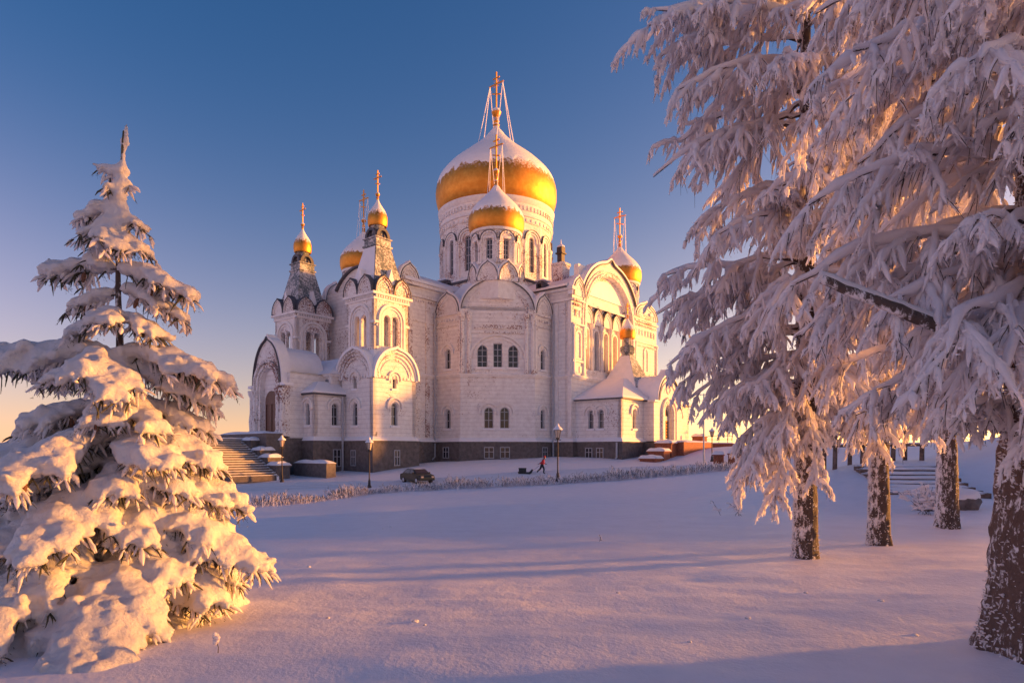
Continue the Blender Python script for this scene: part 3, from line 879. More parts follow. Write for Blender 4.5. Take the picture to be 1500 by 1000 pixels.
def chapel(mx, my, rich):
    Fb = Frame((0, -21.9), (1, 0), (0, -1), mx, my)
    Fc = Frame((16.1, -18.4), (1, 1), (1, -1), mx, my)
    Fa = Frame((19.6, 0), (0, 1), (1, 0), mx, my)
    hw = 4.95
    c = (14.4 * mx, -16.75 * my)
    tw = [-1.05, 1.05]; tri = [-2.05, 0.0, 2.05]
    wl = [hole(u - 0.15, 2.95, 1.22, 2.8) for u in tw] if rich else []
    big = []
    if rich: big = [[(-0.6, 11.0), (0.6, 11.0), (0.6, 14.2), (-0.6, 14.2)], hole(-2.05, 11.0, 1.35, 2.95), hole(2.05, 11.0, 1.35, 2.95)]
    zt = 18.5
    m = MB(); m.ext(Fc, [(-hw, ZP), (hw, ZP), (hw, zt)] + [(u, z) for u, z in ogee_curve(0, zt, 2 * hw - 0.3, 4.4, 14, 0.12)] + [(-hw, zt)], wl + big, -0.6, 0.0); part('wall', m, 'plaster')
    m = MB(); m.ext(Fb, rect(8.05, 12.6, ZP, zt), [hole(10.3, 2.95, 0.95, 2.6), hole(10.3, 10.9, 0.95, 2.7)] if rich else [], -0.6, 0.0); part('wall', m, 'plaster')
    m = MB(); m.ext(Fa, rect(-14.9, -11.15, ZP, zt), [hole(-13.2, 2.95, 0.95, 2.6), hole(-13.2, 10.9, 0.95, 2.7)] if rich else [], -0.6, 0.0); part('wall', m, 'plaster')
    # roof up to the drum
    poly = [(8.05 * mx, -21.9 * my), (12.6 * mx, -21.9 * my), (19.6 * mx, -14.9 * my), (19.6 * mx, -11.15 * my), (8.05 * mx, -11.15 * my)]
    if mx * my < 0: poly = poly[::-1]
    pin = [(c[0] + (x - c[0]) * 0.55, c[1] + (y - c[1]) * 0.55) for x, y in poly]
    m = MB(); m.prism(poly, zt, zt + 0.5); m.prism(poly, zt + 0.5, 22.6, pin); part('roof', m, 'roof_snow')
    # snow-capped kokoshniks
    kokoshnik(Fb, 10.3, zt - 0.3, 4.3, 2.9, d=0.02)
    kokoshnik(Fa, -13.0, zt - 0.3, 3.6, 2.9, d=0.02)
    fm = MB(); fm.ring(Fc, ogee_curve(0, zt, 2 * hw - 0.1, 4.52, 14, 0.13), ogee_curve(0, zt, 2 * hw - 0.28, 4.41, 14, 0.12), -1.3, 0.35); part('arch_flashing', fm, 'flashing')
    fm = MB(); fm.ring(Fc, ogee_curve(0, zt, 2 * hw + 0.3, 4.85, 14, 0.13), ogee_curve(0, zt, 2 * hw - 0.08, 4.53, 14, 0.13), -1.4, 0.2); part('arch_snow', fm, 'roof_snow')
    m = MB()
    for a, b, d in ((0.88, 0.84, 0.14), (0.80, 0.77, 0.10)):
        m.ring(Fc, ogee_curve(0, zt - 0.6, 2 * hw * a, 4.6 * a, 14, 0.04), ogee_curve(0, zt - 0.6, 2 * hw * b, 4.6 * b, 14, 0.04), -0.02, d)
    m.fbox(Fc, -hw - 0.1, -hw * 0.80, zt - 0.4, zt + 0.1, -0.1, 0.4); m.fbox(Fc, hw * 0.80, hw + 0.1, zt - 0.4, zt + 0.1, -0.1, 0.4)
    m.fbox(Fc, -hw * 0.84, hw * 0.84, 15.5, 15.75, -0.1, 0.14); m.fbox(Fc, -3.2, 3.2, 16.1, 16.6, -0.1, 0.12)
    for u in (-hw + 0.3, hw - 0.3, -hw + 1.15, hw - 1.15):
        x, y, _ = Fc.p(u, 0, 0.1); m.lathe([(0.34, 10.2), (0.24, 10.9), (0.22, 17.2), (0.42, 17.8), (0.42, 18.1)], 10, (x, y))
    part('cornice', m, 'ornament')
    for F, a, b in ((Fb, 8.05, 12.7), (Fa, -15.0, -11.15)):
        m = MB(); m.fbox(F, a, b, zt - 0.5, zt - 0.2, -0.1, 0.32); m.fbox(F, a, b, zt - 2.0, zt - 1.8, -0.1, 0.2)
        dentils(F, a + 0.2, b - 0.2, zt - 1.3, 0, step=0.5, m=m); m.fbox(F, b - 0.45 if F is Fb else a, b if F is Fb else a + 0.45, 10.3, zt - 0.5, -0.1, 0.16)
        part('cornice', m, 'ornament')
    if rich:
        for u in tw: window(Fc, u - 0.15, 2.95, 1.22, 2.8, bars=2)
        window(Fc, 0, 11.0, 1.2, 3.2, hood=False, head='rect', bars=3)
        for u in (-2.05, 2.05): window(Fc, u, 11.0, 1.35, 2.95, hood=False, bars=3)
        m = MB()
        for ro, ri, d in ((3.25, 2.98, 0.14), (3.75, 3.5, 0.24)):
            m.ring(Fc, [(ro, 12.2)] + arc_curve(0, 12.3, ro, 18, 0.82) + [(-ro, 12.2)], [(ri, 12.2)] + arc_curve(0, 12.3, ri, 18, 0.82) + [(-ri, 12.2)], -0.02, d)
        part('window_arch', m, 'trim')
        for F, u in ((Fb, 10.3), (Fa, -13.2)):
            window(F, u, 2.95, 0.95, 2.6); window(F, u, 10.9, 0.95, 2.7)
            basement_window(F, u, -1.0, 1.1, 1.5, 0.34)
        for u in (-1.2, 0.9): basement_window(Fc, u, -1.0, 1.3, 1.5, 0.34)
    # drum base with keel arches, drum and dome
    for F in octagon_frames(c[0], c[1], 3.45, 8, R(22.5) - CHROT * 0):
        kokoshnik(F, 0, 22.3, 2.75, 2.5, d=0.0, th=0.7, rings=1, snow=True)
    m = MB(); m.lathe([(3.4, 20), (3.4, 24.0), (3.1, 24.9)], 8, c, a0=0); part('drum_base', m, 'trim')
    drum(c, 3.0, 24.6, 29.0, 8, 0.85, 25.2, 3.0, 1.1, R(22.5))
    m = ring_band(c, 27.9, 28.2, 3.2, 3.3); m.lathe([(3.1, 28.3), (3.1, 28.9), (3.45, 29.0), (3.55, 29.3), (3.3, 29.4)], 40, c); part('drum_cornice', m, 'trim', smooth=True)
    arcade_band(c, 3.12, 28.5, 0.36, 36)
    onion(c, 3.8, 29.3, 6.6, 37.9, 0.42, 38.4, 4.4, int(7 + mx * 3 + my), 0.34, n=40, wires=True, wire_r=1.2)
for mx in (1, -1):
    for my in (1, -1):
        chapel(mx, my, my == 1)

# --- crossing block, main drum and dome
b = 10.6; ch = 3.2
poly = [(b, -b + ch), (b, b - ch), (b - ch, b), (-b + ch, b), (-b, b - ch), (-b, -b + ch), (-b + ch, -b), (b - ch, -b)]
m = MB(); m.prism(poly, 21.5, 26.1); part('crossing_block', m, 'brickwork')
m = MB(); m.prism(offset_poly(poly, 0.35), 26.1, 26.4); part('cornice', m, 'flashing')
m = MB(); m.prism(offset_poly(poly, 0.3), 26.4, 26.6, offset_poly(poly, -1.5)); part('ledge_snow', m, 'roof_snow')
drum((0, 0), 9.2, 26.4, 36.6, 16, 1.05, 28.4, 5.6, 1.55, R(11.25))
m = MB(); m.lathe([(9.5, 26.4), (9.6, 27.2), (9.45, 27.4), (9.0, 27.5)], 64); part('drum_base', m, 'trim')
m = MB(); m.lathe([(9.2, 36.0), (9.45, 36.1), (9.45, 36.9), (9.7, 37.0), (9.65, 37.3), (9.5, 37.4), (9.5, 39.0), (9.8, 39.3), (9.9, 39.9), (9.3, 40.0)], 96); part('drum_cornice', m, 'trim', smooth=True)
arcade_band((0, 0), 9.5, 37.9, 0.75, 84); arcade_band((0, 0), 9.46, 36.2, 0.5, 60, proud=0.12)
MAIN_PROF = dome_profile(10.25, 39.9, 14.6, neck=0.055)
onion((0, 0), 10.25, 39.9, 14.6, 57.7, 0.82, 58.6, 5.9, 3, 0.34, n=80, wires=True, wire_r=3.2)
m = MB(); m.lathe([(2.72, 52.0), (2.95, 52.05), (2.95, 52.2), (2.6, 52.3)], 40); part('dome_ring', m, 'flashing')

# dormers and chimney
for F, u in ((Frame((16.0, -8.9), (1, 0), (0, -1)), 0), (Frame((6.0, -17.5), (0, 1), (1, 0)), 0)):
    m = MB(); m.ext(F, [(-0.6, 23.0), (0.6, 23.0), (0.6, 24.0), (0, 24.4), (-0.6, 24.0)], [rect(-0.35, 0.35, 23.2, 23.95)], -1.6, 0.25); o = part('dormer', m, 'flashing')
    m = MB(); m.fbox(F, -0.75, 0.75, 24.42, 24.6, -1.5, 0.3); part('snow', m, 'roof_snow', o)
m = MB(); m.box(16.0, 17.8, -5.9, -4.1, 23.5, 27.6); m.box(15.85, 17.95, -6.05, -3.95, 27.2, 27.6); o = part('chimney', m, 'brickwork')
m = MB(); m.box(16.5, 17.3, -5.4, -4.6, 27.6, 29.0); m.box(16.3, 17.5, -5.6, -4.4, 29.0, 29.2); m.box(16.45, 17.35, -5.45, -4.55, 29.2, 30.0); part('chimney_pot', m, 'iron', o)
m = MB(); m.lathe([(0.6, 30.0), (0.5, 30.25), (0.12, 30.5), (0.03, 31.2)], 10, (16.9, -5.0)); part('snow', m, 'roof_snow', o)

# --- bell towers
def tower(sx):
    c = (8.2 * sx, -32.0)
    q = 3.3
    base = [(c[0] - q, c[1] - q), (c[0] + q, c[1] - q), (c[0] + q, c[1] + q), (c[0] - q, c[1] + q)]
    m = MB(); m.prism(offset_poly(base, 0.3), -5.5, 1.0); m.prism(offset_poly(base, 0.4), 1.0, 1.2); part('plinth', m, 'plinth')
    m = MB(); m.prism(offset_poly(base, 0.36), 1.2, 1.3); m.prism(offset_poly(base, 0.34), 1.3, 1.7, offset_poly(base, 0.03)); part('plinth_apron', m, 'roof_snow')
    faces = [((c[0] + q, c[1]), (0, 1), (1, 0)), ((c[0], c[1] - q), (1, 0), (0, -1)), ((c[0] - q, c[1]), (0, -1), (-1, 0)), ((c[0], c[1] + q), (-1, 0), (0, 1))]
    for k, (o, ux, n) in enumerate(faces):
        F = Frame(o, ux, n)
        vis = k < 2
        hs = [hole(-0.1, 3.0, 0.95, 2.75), hole(-0.1, 7.4, 0.62, 1.5)] if vis else []
        m = MB(); m.ext(F, [(-q, ZP), (q, ZP), (q, 8.7)] + ogee_curve(0, 8.7, 2 * q - 0.1, 3.5, 12, 0.1) + [(-q, 8.7)], hs, -0.6, 0.0); part('wall', m, 'plaster')
        if vis:
            window(F, -0.1, 3.0, 0.95, 2.75); window(F, -0.1, 7.4, 0.62, 1.5, bars=1)
            basement_window(F, 0.0, -1.8, 0.9, 1.9, 0.3)
        m = MB()
        for a, b2, d in ((1.0, 0.93, 0.30), (0.87, 0.80, 0.2), (0.72, 0.66, 0.12)):
            m.ring(F, ogee_curve(0, 8.5, 2 * q * a, 3.5 * a, 12, 0.06), ogee_curve(0, 8.5, 2 * q * b2, 3.5 * b2, 12, 0.06), -0.02, d)
        dentils(F, -2.2, 2.2, 8.55, 0, step=0.55, m=m)
        part('arch_moulding', m, 'ornament')
        m = MB(); m.ring(F, ogee_curve(0, 8.6, 2 * q + 0.4, 3.95, 12, 0.1), ogee_curve(0, 8.6, 2 * q + 0.02, 3.62, 12, 0.1), -0.9, 0.5); part('arch_snow', m, 'roof_snow')
        # belfry
        q2 = 2.62
        G = Frame((c[0] + n[0] * q2, c[1] + n[1] * q2), ux, n)
        m = MB(); m.ext(G, rect(-q2, q2, 11.8, 18.1), [hole(-0.64, 12.5, 1.0, 3.75), hole(0.64, 12.5, 1.0, 3.75)], -0.45, 0.0); part('belfry_wall', m, 'ornament')
        m = MB()
        for ro, ri, d in ((2.05, 1.75, 0.22), (1.6, 1.4, 0.12)):
            m.ring(G, [(ro, 12.4)] + arc_curve(0, 15.6, ro, 16) + [(-ro, 12.4)], [(ri, 12.4)] + arc_curve(0, 15.6, ri, 16) + [(-ri, 12.4)], -0.02, d)
        m.fbox(G, -q2 - 0.06, -2.1, 15.1, 15.4, -0.1, 0.2); m.fbox(G, 2.1, q2 + 0.06, 15.1, 15.4, -0.1, 0.2)
        dentils(G, -2.5, -2.1, 14.75, 0, step=0.25, h=0.25, m=m)
        x, y, _ = G.p(0, 0, -0.2); m.lathe([(0.16, 12.5), (0.13, 12.8), (0.12, 15.2), (0.26, 15.6)], 10, (x, y))
        part('belfry_arch', m, 'trim')
        # paired keel gables under the tent
        for u in (-1.38, 1.38): kokoshnik(G, u, 18.75, 2.6, 2.1, d=0.28, th=0.6, mat='brickwork', rings=2, snow=False)
        m = MB(); m.ext(G, [(-0.6, 20.0), (0.6, 20.0), (0, 21.9)], (), -1.4, 0.02); part('lucarne', m, 'roof_snow')
    b2 = [(c[0] - 2.62, c[1] - 2.62), (c[0] + 2.62, c[1] - 2.62), (c[0] + 2.62, c[1] + 2.62), (c[0] - 2.62, c[1] + 2.62)]
    m = MB(); m.prism(offset_poly(b2, 0.4), 9.0, 11.9, offset_poly(b2, 0.05)); part('tower_roof', m, 'roof_snow')
    m = MB(); m.prism(offset_poly(b2, 0.15), 17.9, 18.2); m.prism(offset_poly(b2, 0.42), 18.45, 18.75)
    for o, ux, n in faces:
        G = Frame((c[0] + n[0] * 2.62, c[1] + n[1] * 2.62), ux, n); dentils(G, -2.6, 2.6, 18.15, 0, step=0.36, h=0.28, proud=0.3, m=m)
    part('belfry_cornice', m, 'trim')
    m = MB(); m.prism(offset_poly(b2, -0.4), 18.1, 18.5); part('belfry_ceiling', m, 'flashing')
    m = MB(); m.lathe([(0.05, 15.4), (0.18, 15.3), (0.3, 14.7), (0.52, 14.2), (0.5, 14.15)], 16, c); part('bell', m, 'iron', smooth=True)
    m = MB(); m.lathe([(3.7, 19.2), (2.7, 21.4), (1.6, 25.0)], 4, c, a0=R(45)); part('tent_roof', m, 'tentmetal')
    m = MB(); m.add([(c[0] - 2.5, c[1] - 2.66, 19.5), (c[0] + 2.5, c[1] - 2.66, 19.5), (c[0] + 1.05, c[1] - 1.22, 24.8), (c[0] - 1.1, c[1] - 1.22, 24.8), (c[0] - 1.85, c[1] - 1.97, 21.4), (c[0] + 1.85, c[1] - 1.97, 21.4)], [(0, 1, 5, 4), (4, 5, 2, 3)])
    if sx > 0: part('tent_snow', m, 'roof_snow')
    m = MB(); m.lathe([(1.6, 24.8), (1.85, 24.9), (1.85, 25.1), (1.6, 25.2), (1.6, 25.8), (1.85, 25.9), (1.85, 26.0), (0.4, 26.05)], 4, c, a0=R(45)); part('lantern', m, 'tentmetal')
    for k, (o, ux, n) in enumerate(faces):
        L = Frame((c[0] + n[0] * 1.1, c[1] + n[1] * 1.1), ux, n); m = MB(); m.ext(L, ogee_curve(0, 25.95, 2.1, 1.3, 8, 0.05), [ogee_curve(0, 26.0, 1.3, 0.9, 8, 0.02)], -0.9, 0.05); part('lantern_gable', m, 'flashing')
    m = MB(); m.lathe([(0.85, 26.0), (0.8, 26.9), (0.7, 27.0), (0.78, 27.5), (0.95, 27.7)], 16, c); part('neck', m, 'tentmetal', smooth=True)
    onion(c, 1.22, 27.6, 3.3, 31.6, 0.28, 31.9, 2.6, 11 + sx, 0.52, n=20, wires=False)
tower(1); tower(-1)

# --- narthex, west porch and annexes
m = MB(); m.box(-5.0, 5.0, -36.6, -27.0, -5.5, 9.2); part('narthex', m, 'plaster')
FW = Frame((0, -36.6), (1, 0), (0, -1))
window(FW, 4.4, 7.0, 0.7, 1.7, d=0.06, bars=1)
m = MB(); m.box(-5.3, 5.3, -36.9, -27.0, 9.0, 9.3); part('narthex_cornice', m, 'trim')
m = MB(); m.add([(-5.4, -37.0, 9.3), (5.4, -37.0, 9.3), (5.4, -28.0, 9.3), (-5.4, -28.0, 9.3), (-3.2, -34.0, 11.6), (3.2, -34.0, 11.6), (3.2, -28.0, 12.6), (-3.2, -28.0, 12.6)], [(0, 1, 5, 4), (1, 2, 6, 5), (3, 0, 4, 7), (4, 5, 6, 7)])
part('narthex_roof', m, 'roof_snow')
FP = Frame((0, -41.9), (1, 0), (0, -1)); q = 3.8
m = MB(); m.ext(FP, [(-q, 1.7), (q, 1.7), (q, 7.6)] + ogee_curve(0, 7.6, 2 * q - 1.5, 5.9, 14, 0.12) + [(-q, 7.6)], [arch(0, 1.95, 3.5, 7.9, 12)], -0.9, 0.0); part('porch_wall', m, 'ornament')
m = MB()
for w_, h_, d in ((4.1, 8.2, 0.2), (5.2, 8.9, 0.35)):
    m.ring(FP, [(w_ / 2 + 0.3, 5.5)] + arc_curve(0, 7.9, w_ / 2 + 0.3, 14) + [(-w_ / 2 - 0.3, 5.5)], [(w_ / 2, 5.5)] + arc_curve(0, 7.9, w_ / 2, 14) + [(-w_ / 2, 5.5)], -0.02, d)
for u in (-3.4, -2.6, 2.6, 3.4):
    x, y, _ = FP.p(u, 0, 0.1); m.lathe([(0.5, 1.7), (0.5, 2.2), (0.34, 2.5), (0.42, 3.6), (0.3, 4.6), (0.3, 6.4), (0.5, 6.9), (0.55, 7.3)], 10, (x, y))
part('porch_ornament', m, 'ornament')
m = MB(); m.ring(FP, ogee_curve(0, 7.6, 2 * q - 1.3, 6.05, 14, 0.12), ogee_curve(0, 7.6, 2 * q - 1.48, 5.92, 14, 0.12), -0.9, 0.3); part('arch_flashing', m, 'flashing')
m = MB(); m.ring(FP, ogee_curve(0, 7.6, 2 * q - 0.9, 6.35, 14, 0.12), ogee_curve(0, 7.6, 2 * q - 1.28, 6.06, 14, 0.12), -1.2, 0.15); part('arch_snow', m, 'roof_snow')
m = MB(); m.box(-q, q, -41.3, -36.0, 1.5, 9.2); o = part('porch_body', m, 'plaster')
m = MB(); m.box(-q - 0.1, q + 0.1, -42.3, -36.0, -5.5, 1.5); part('plinth', m, 'plinth')
for sx in (-1, 1):
    m = MB(); m.box(min(sx * 2.9, sx * 4.1), max(sx * 2.9, sx * 4.1), -42.2, -41.0, 7.6, 7.95); part('shoulder', m, 'roof_snow')
FD = Frame((0, -41.32), (1, 0), (0, -1))
m = MB(); m.ext(FD, arch(0, 2.0, 2.6, 5.2, 10), [rect(-1.1, -0.08, 2.2, 5.6), rect(0.08, 1.1, 2.2, 5.6)], 0.0, 0.14); o = part('door', m, 'doorwood')
m = MB(); m.fbox(FD, -1.12, 1.12, 2.1, 5.7, 0.02, 0.06); part('door_panel', m, 'doorwood', o)
m = MB(); m.ext(Frame((0, -36.0), (1, 0), (0, -1)), [(-q - 0.15, 9.2), (q + 0.15, 9.2)] + ogee_curve(0, 9.2, 2 * q - 2.2, 3.4, 12, 0.1), (), 0.0, 5.3); part('porch_roof', m, 'roof_snow')
for sx in (1, -1):
    poly = [(3.7, -39.5), (6.0, -39.5), (6.0, -35.0), (3.7, -35.0)]
    if sx < 0: poly = [(-x, y) for x, y in reversed(poly)]
    m = MB(); m.prism(offset_poly(poly, 0.3), -5.5, 1.2); part('plinth', m, 'plinth')
    m = MB(); m.prism(offset_poly(poly, 0.32), 1.2, 1.7, poly); part('plinth_apron', m, 'roof_snow')
    F1 = Frame((0, -39.5), (1, 0), (0, -1), sx, 1); F2 = Frame((6.0, 0), (0, 1), (1, 0), sx, 1)
    m = MB(); m.ext(F1, rect(3.6, 6.0, ZP, 6.6), [hole(4.7, 3.0, 0.8, 2.6)], -0.5, 0.0); part('wall', m, 'plaster')
    m = MB(); m.ext(F2, rect(-39.5, -35.0, ZP, 6.6), [hole(-36.6, 3.0, 0.95, 2.7)], -0.5, 0.0); part('wall', m, 'plaster')
    window(F1, 4.7, 3.0, 0.8, 2.6); window(F2, -36.6, 3.0, 0.95, 2.7); basement_window(F2, -36.6, -1.9, 1.1, 2.1, 0.3)
    m = MB(); m.prism(offset_poly(poly, 0.35), 6.6, 6.8); part('cornice', m, 'flashing')
    m = MB(); pin = [(x * 0.8, y + 1.4 if y < -38 else y) for x, y in poly]; m.prism(offset_poly(poly, 0.4), 6.8, 7.0); m.prism(offset_poly(poly, 0.36), 7.0, 8.3, pin); part('annex_roof', m, 'roof_snow')

# --- sunlit side porch with its tent and small dome
poly = [(22.0, -10.3), (30.0, -10.3), (30.0, 10.3), (22.0, 10.3)]
dpoly = [(29.5, -4.4), (31.6, -4.4), (31.6, 4.4), (29.5, 4.4)]
m = MB(); m.prism(offset_poly(poly, 0.3), -5.0, 1.0); m.prism(offset_poly(poly, 0.38), 1.0, 1.2); m.prism(offset_poly(dpoly, 0.25), -5.0, 1.15); part('plinth', m, 'plinth')
m = MB(); m.prism(offset_poly(poly, 0.4), 1.2, 1.3); m.prism(offset_poly(poly, 0.38), 1.3, 1.75, offset_poly(poly, 0.03)); part('plinth_apron', m, 'roof_snow')
F1 = Frame((0, -10.3), (1, 0), (0, -1)); F2 = Frame((30.0, 0), (0, 1), (1, 0)); F3 = Frame((31.6, 0), (0, 1), (1, 0))
m = MB(); m.ext(F1, rect(22.0, 30.0, ZP, 6.7), [hole(25.4, 2.9, 0.8, 2.5), hole(26.95, 2.9, 0.8, 2.5)], -0.6, 0.0); part('wall', m, 'plaster')
m = MB(); m.ext(F2, rect(-10.3, 10.3, ZP, 6.7), [hole(-6.9, 2.9, 0.9, 2.6), hole(6.9, 2.9, 0.9, 2.6)], -0.6, 0.0); part('wall', m, 'plaster')
for u in (25.4, 26.95): window(F1, u, 2.9, 0.8, 2.5); 
for u in (25.3, 27.0): basement_window(F1, u, -1.0, 1.1, 1.4, 0.3)
for u in (-6.9, 6.9): window(F2, u, 2.9, 0.9, 2.6)
m = MB(); m.ext(F1, rect(22.0, 30.0, ZP, 6.7), [], -20.6, -20.0); part('wall', m, 'plaster')
m = MB(); m.ext(F3, [(-4.4, 1.3), (4.4, 1.3), (4.4, 6.6)] + ogee_curve(0, 6.6, 6.6, 4.3, 12, 0.2) + [(-4.4, 6.6)], [arch(0, 1.5, 2.6, 4.9, 12)], -0.7, 0.0)
m.box(29.9, 30.95, -4.4, -3.8, 1.3, 6.6); m.box(29.9, 30.95, 3.8, 4.4, 1.3, 6.6)
part('porch_wall', m, 'plaster')
m = MB()
for r1, r0, d in ((1.75, 1.45, 0.2), (2.3, 2.05, 0.32)):
    m.ring(F3, [(r1, 1.5)] + arc_curve(0, 5.1, r1, 14) + [(-r1, 1.5)], [(r0, 1.5)] + arc_curve(0, 5.1, r0, 14) + [(-r0, 1.5)], -0.02, d)
m.ring(F3, ogee_curve(0, 6.6, 5.6, 3.5, 12, 0.2), ogee_curve(0, 6.6, 5.0, 3.1, 12, 0.2), -0.02, 0.15)
x, y, _ = F3.p(0, 0, 0.05); m.ring(F3, arc_curve(0, 8.5, 0.7, 12) + arc_curve(0, 8.5, -0.7, 12), arc_curve(0, 8.5, 0.45, 12) + arc_curve(0, 8.5, -0.45, 12), -0.02, 0.12)
part('porch_ornament', m, 'ornament')
m = MB(); m.ring(F3, ogee_curve(0, 6.6, 6.76, 4.42, 12, 0.2), ogee_curve(0, 6.6, 6.62, 4.31, 12, 0.2), -1.0, 0.3); part('arch_flashing', m, 'flashing')
m = MB(); m.ring(F3, ogee_curve(0, 6.6, 7.15, 4.75, 12, 0.2), ogee_curve(0, 6.6, 6.78, 4.43, 12, 0.2), -1.2, 0.18); part('arch_snow', m, 'roof_snow')
for ua in (3.2, -4.9):
    m = MB(); m.fbox(F3, ua, ua + 1.7, 6.55, 6.8, -0.7, 0.4); part('cornice', m, 'trim')
FD = Frame((31.0, 0), (0, 1), (1, 0))
m = MB(); m.ext(FD, arch(0, 1.5, 2.58, 4.88, 12), [rect(-1.1, -0.07, 1.7, 4.2), rect(0.07, 1.1, 1.7, 4.2), arc_curve(0, 4.85, 1.05, 10)], -0.05, 0.1); o = part('door', m, 'frame')
m = MB(); m.ext(FD, arch(0, 1.55, 2.4, 4.7, 12), (), -0.03, 0.02); part('pane', m, 'pane', o)
m = MB()
for k in range(6):
    for sx in (-0.6, 0.6):
        zc = 2.0 + k * 0.42; ring = [(sx + 0.17 * math.cos(a), zc + 0.17 * math.sin(a)) for a in np.linspace(0, 6.283, 11)]
        m.ring(FD, ring, [(sx + (x - sx) * 0.6, zc + (z - zc) * 0.6) for x, z in ring], 0.03, 0.07)
part('grille', m, 'gold', o)
# snow roof of the porch: hip roof, gable ridge, tent
m = MB(); m.prism(offset_poly(poly, 0.5), 6.7, 6.85); part('eave', m, 'flashing')
m = MB(); m.prism(offset_poly(poly, 0.55), 6.85, 7.1, offset_poly(poly, 0.4)); m.prism(offset_poly(poly, 0.4), 7.1, 10.2, [(22.6, -3.4), (26.5, -3.4), (26.5, 3.4), (22.6, 3.4)])
part('porch_roof', m, 'roof_snow')
m = MB(); m.ext(F3, ogee_curve(0, 7.0, 6.4, 3.55, 12, 0.1), (), -7.0, -0.65); part('gable_roof', m, 'roof_snow')
pc = (25.2, 0.0)
m = MB(); m.lathe([(4.4, 8.8), (2.6, 11.2), (0.9, 14.0)], 4, pc, a0=R(45)); part('tent_roof', m, 'tentmetal')
m = MB()
m.add([(pc[0] - 2.9, -3.15, 8.95), (pc[0] + 3.0, -3.15, 8.95), (pc[0] + 0.62, -0.72, 13.8), (pc[0] - 0.62, -0.72, 13.8), (pc[0] - 1.85, -1.92, 11.2), (pc[0] + 1.85, -1.92, 11.2)], [(0, 1, 5, 4), (4, 5, 2, 3)]); part('tent_snow', m, 'roof_snow')
m = MB(); m.lathe([(0.75, 13.9), (1.05, 14.2), (1.15, 14.9), (0.9, 15.2), (0.62, 15.3), (0.58, 16.3), (0.85, 16.5)], 8, pc); part('neck', m, 'tentmetal')
onion(pc, 1.15, 16.3, 2.9, 19.7, 0.2, 19.9, 1.6, 23, 0.55, n=20, wires=False)

# rain-water pipes
def downpipe(F, u, z0, z1, d):
    m = MB(); p = [F.p(u, z1, d), F.p(u, z0 + 0.4, d), F.p(u, z0, d + 0.5)]; m.tube(p, 0.13, 8); part('downpipe', m, 'pipe')
Fb = Frame((0, -21.9), (1, 0), (0, -1)); Fa = Frame((19.6, 0), (0, 1), (1, 0))
downpipe(Fb, 8.35, -1.2, 18.6, 0.55); downpipe(Fa, -11.5, -1.2, 18.6, 0.55); downpipe(F1, 29.6, -1.2, 1.1, 0.5)
downpipe(Frame((0, -35.3), (1, 0), (0, -1)), 6.35, -2.7, 6.5, 0.5)

# ================================================================ frosted trees on the right
def norm(v):
    return v / (np.linalg.norm(v, axis=-1, keepdims=True) + 1e-9)

def curve_pts(S, D, L, sag, K, rng, wob=0.03):
    """N drooping curves of K points"""
    t = np.linspace(0, 1, K)[None, :, None]
    P = S[:, None, :] + D[:, None, :] * L[:, None, None] * t
    P[..., 2] -= (sag * L)[:, None] * (t[..., 0] ** 2)
    W = rng.standard_normal((len(S), K, 3)) * wob * L[:, None, None]
    W[:, 0] = 0
    return P + np.cumsum(W, axis=1) * 0.5

def sprout(P, L, m, rng, tmin, tmax, fwd, side, down, ratio, jit=0.25):
    """m children on each of N parent curves"""
    N, K, _ = P.shape
    t = np.clip(np.sort(rng.uniform(tmin, tmax, (N, m)), axis=1), 0, 0.999)
    f = t * (K - 1); i = np.floor(f).astype(int); w = (f - i)[..., None]
    n = np.arange(N)[:, None]
    S = P[n, i] * (1 - w) + P[n, i + 1] * w
    T = norm(P[n, i + 1] - P[n, i])
    up = np.array([0, 0, 1.0])
    B = norm(np.cross(T, up))
    sg = np.where((np.arange(m) % 2)[None, :, None] == 0, 1.0, -1.0)
    D = norm(T * fwd + B * sg * side + np.array([0, 0, -1.0]) * down + rng.standard_normal(S.shape) * jit)
    LL = (L[:, None] * ratio) * (1.05 - 0.55 * t) * rng.uniform(0.65, 1.25, (N, m))
    return S.reshape(-1, 3), D.reshape(-1, 3), LL.ravel(), t.ravel()

LEE = norm(np.array([-0.25, -0.8, -0.45]))

def sleeves(P, Rmid, rng, sides=6, jitter=0.16, tip=0.35, flat=1.35):
    """rime sleeves: fat, flattened, rounded at both ends"""
    N, K, _ = P.shape
    t = np.linspace(0, 1, K)[None]
    prof = np.clip(np.sqrt(np.clip(t * 4, 0, 1)), 0.4, 1) * (1 - (1 - tip) * t ** 1.6)
    prof = prof * np.where(t > 0.999, 0.30, 1.0)
    Rr = Rmid[:, None] * prof * (1 + 0.20 * rng.standard_normal((N, K)))
    V, Q = tubes(P, np.abs(Rr), sides, jitter, int(rng.integers(1 << 30)))
    # flatten into hanging flags: stretch along z about the axis
    Vr = V.reshape(N, K, sides, 3)
    Vr[..., 2] = P[:, :, None, 2] + (Vr[..., 2] - P[:, :, None, 2]) * flat
    return Vr.reshape(-1, 3), Q

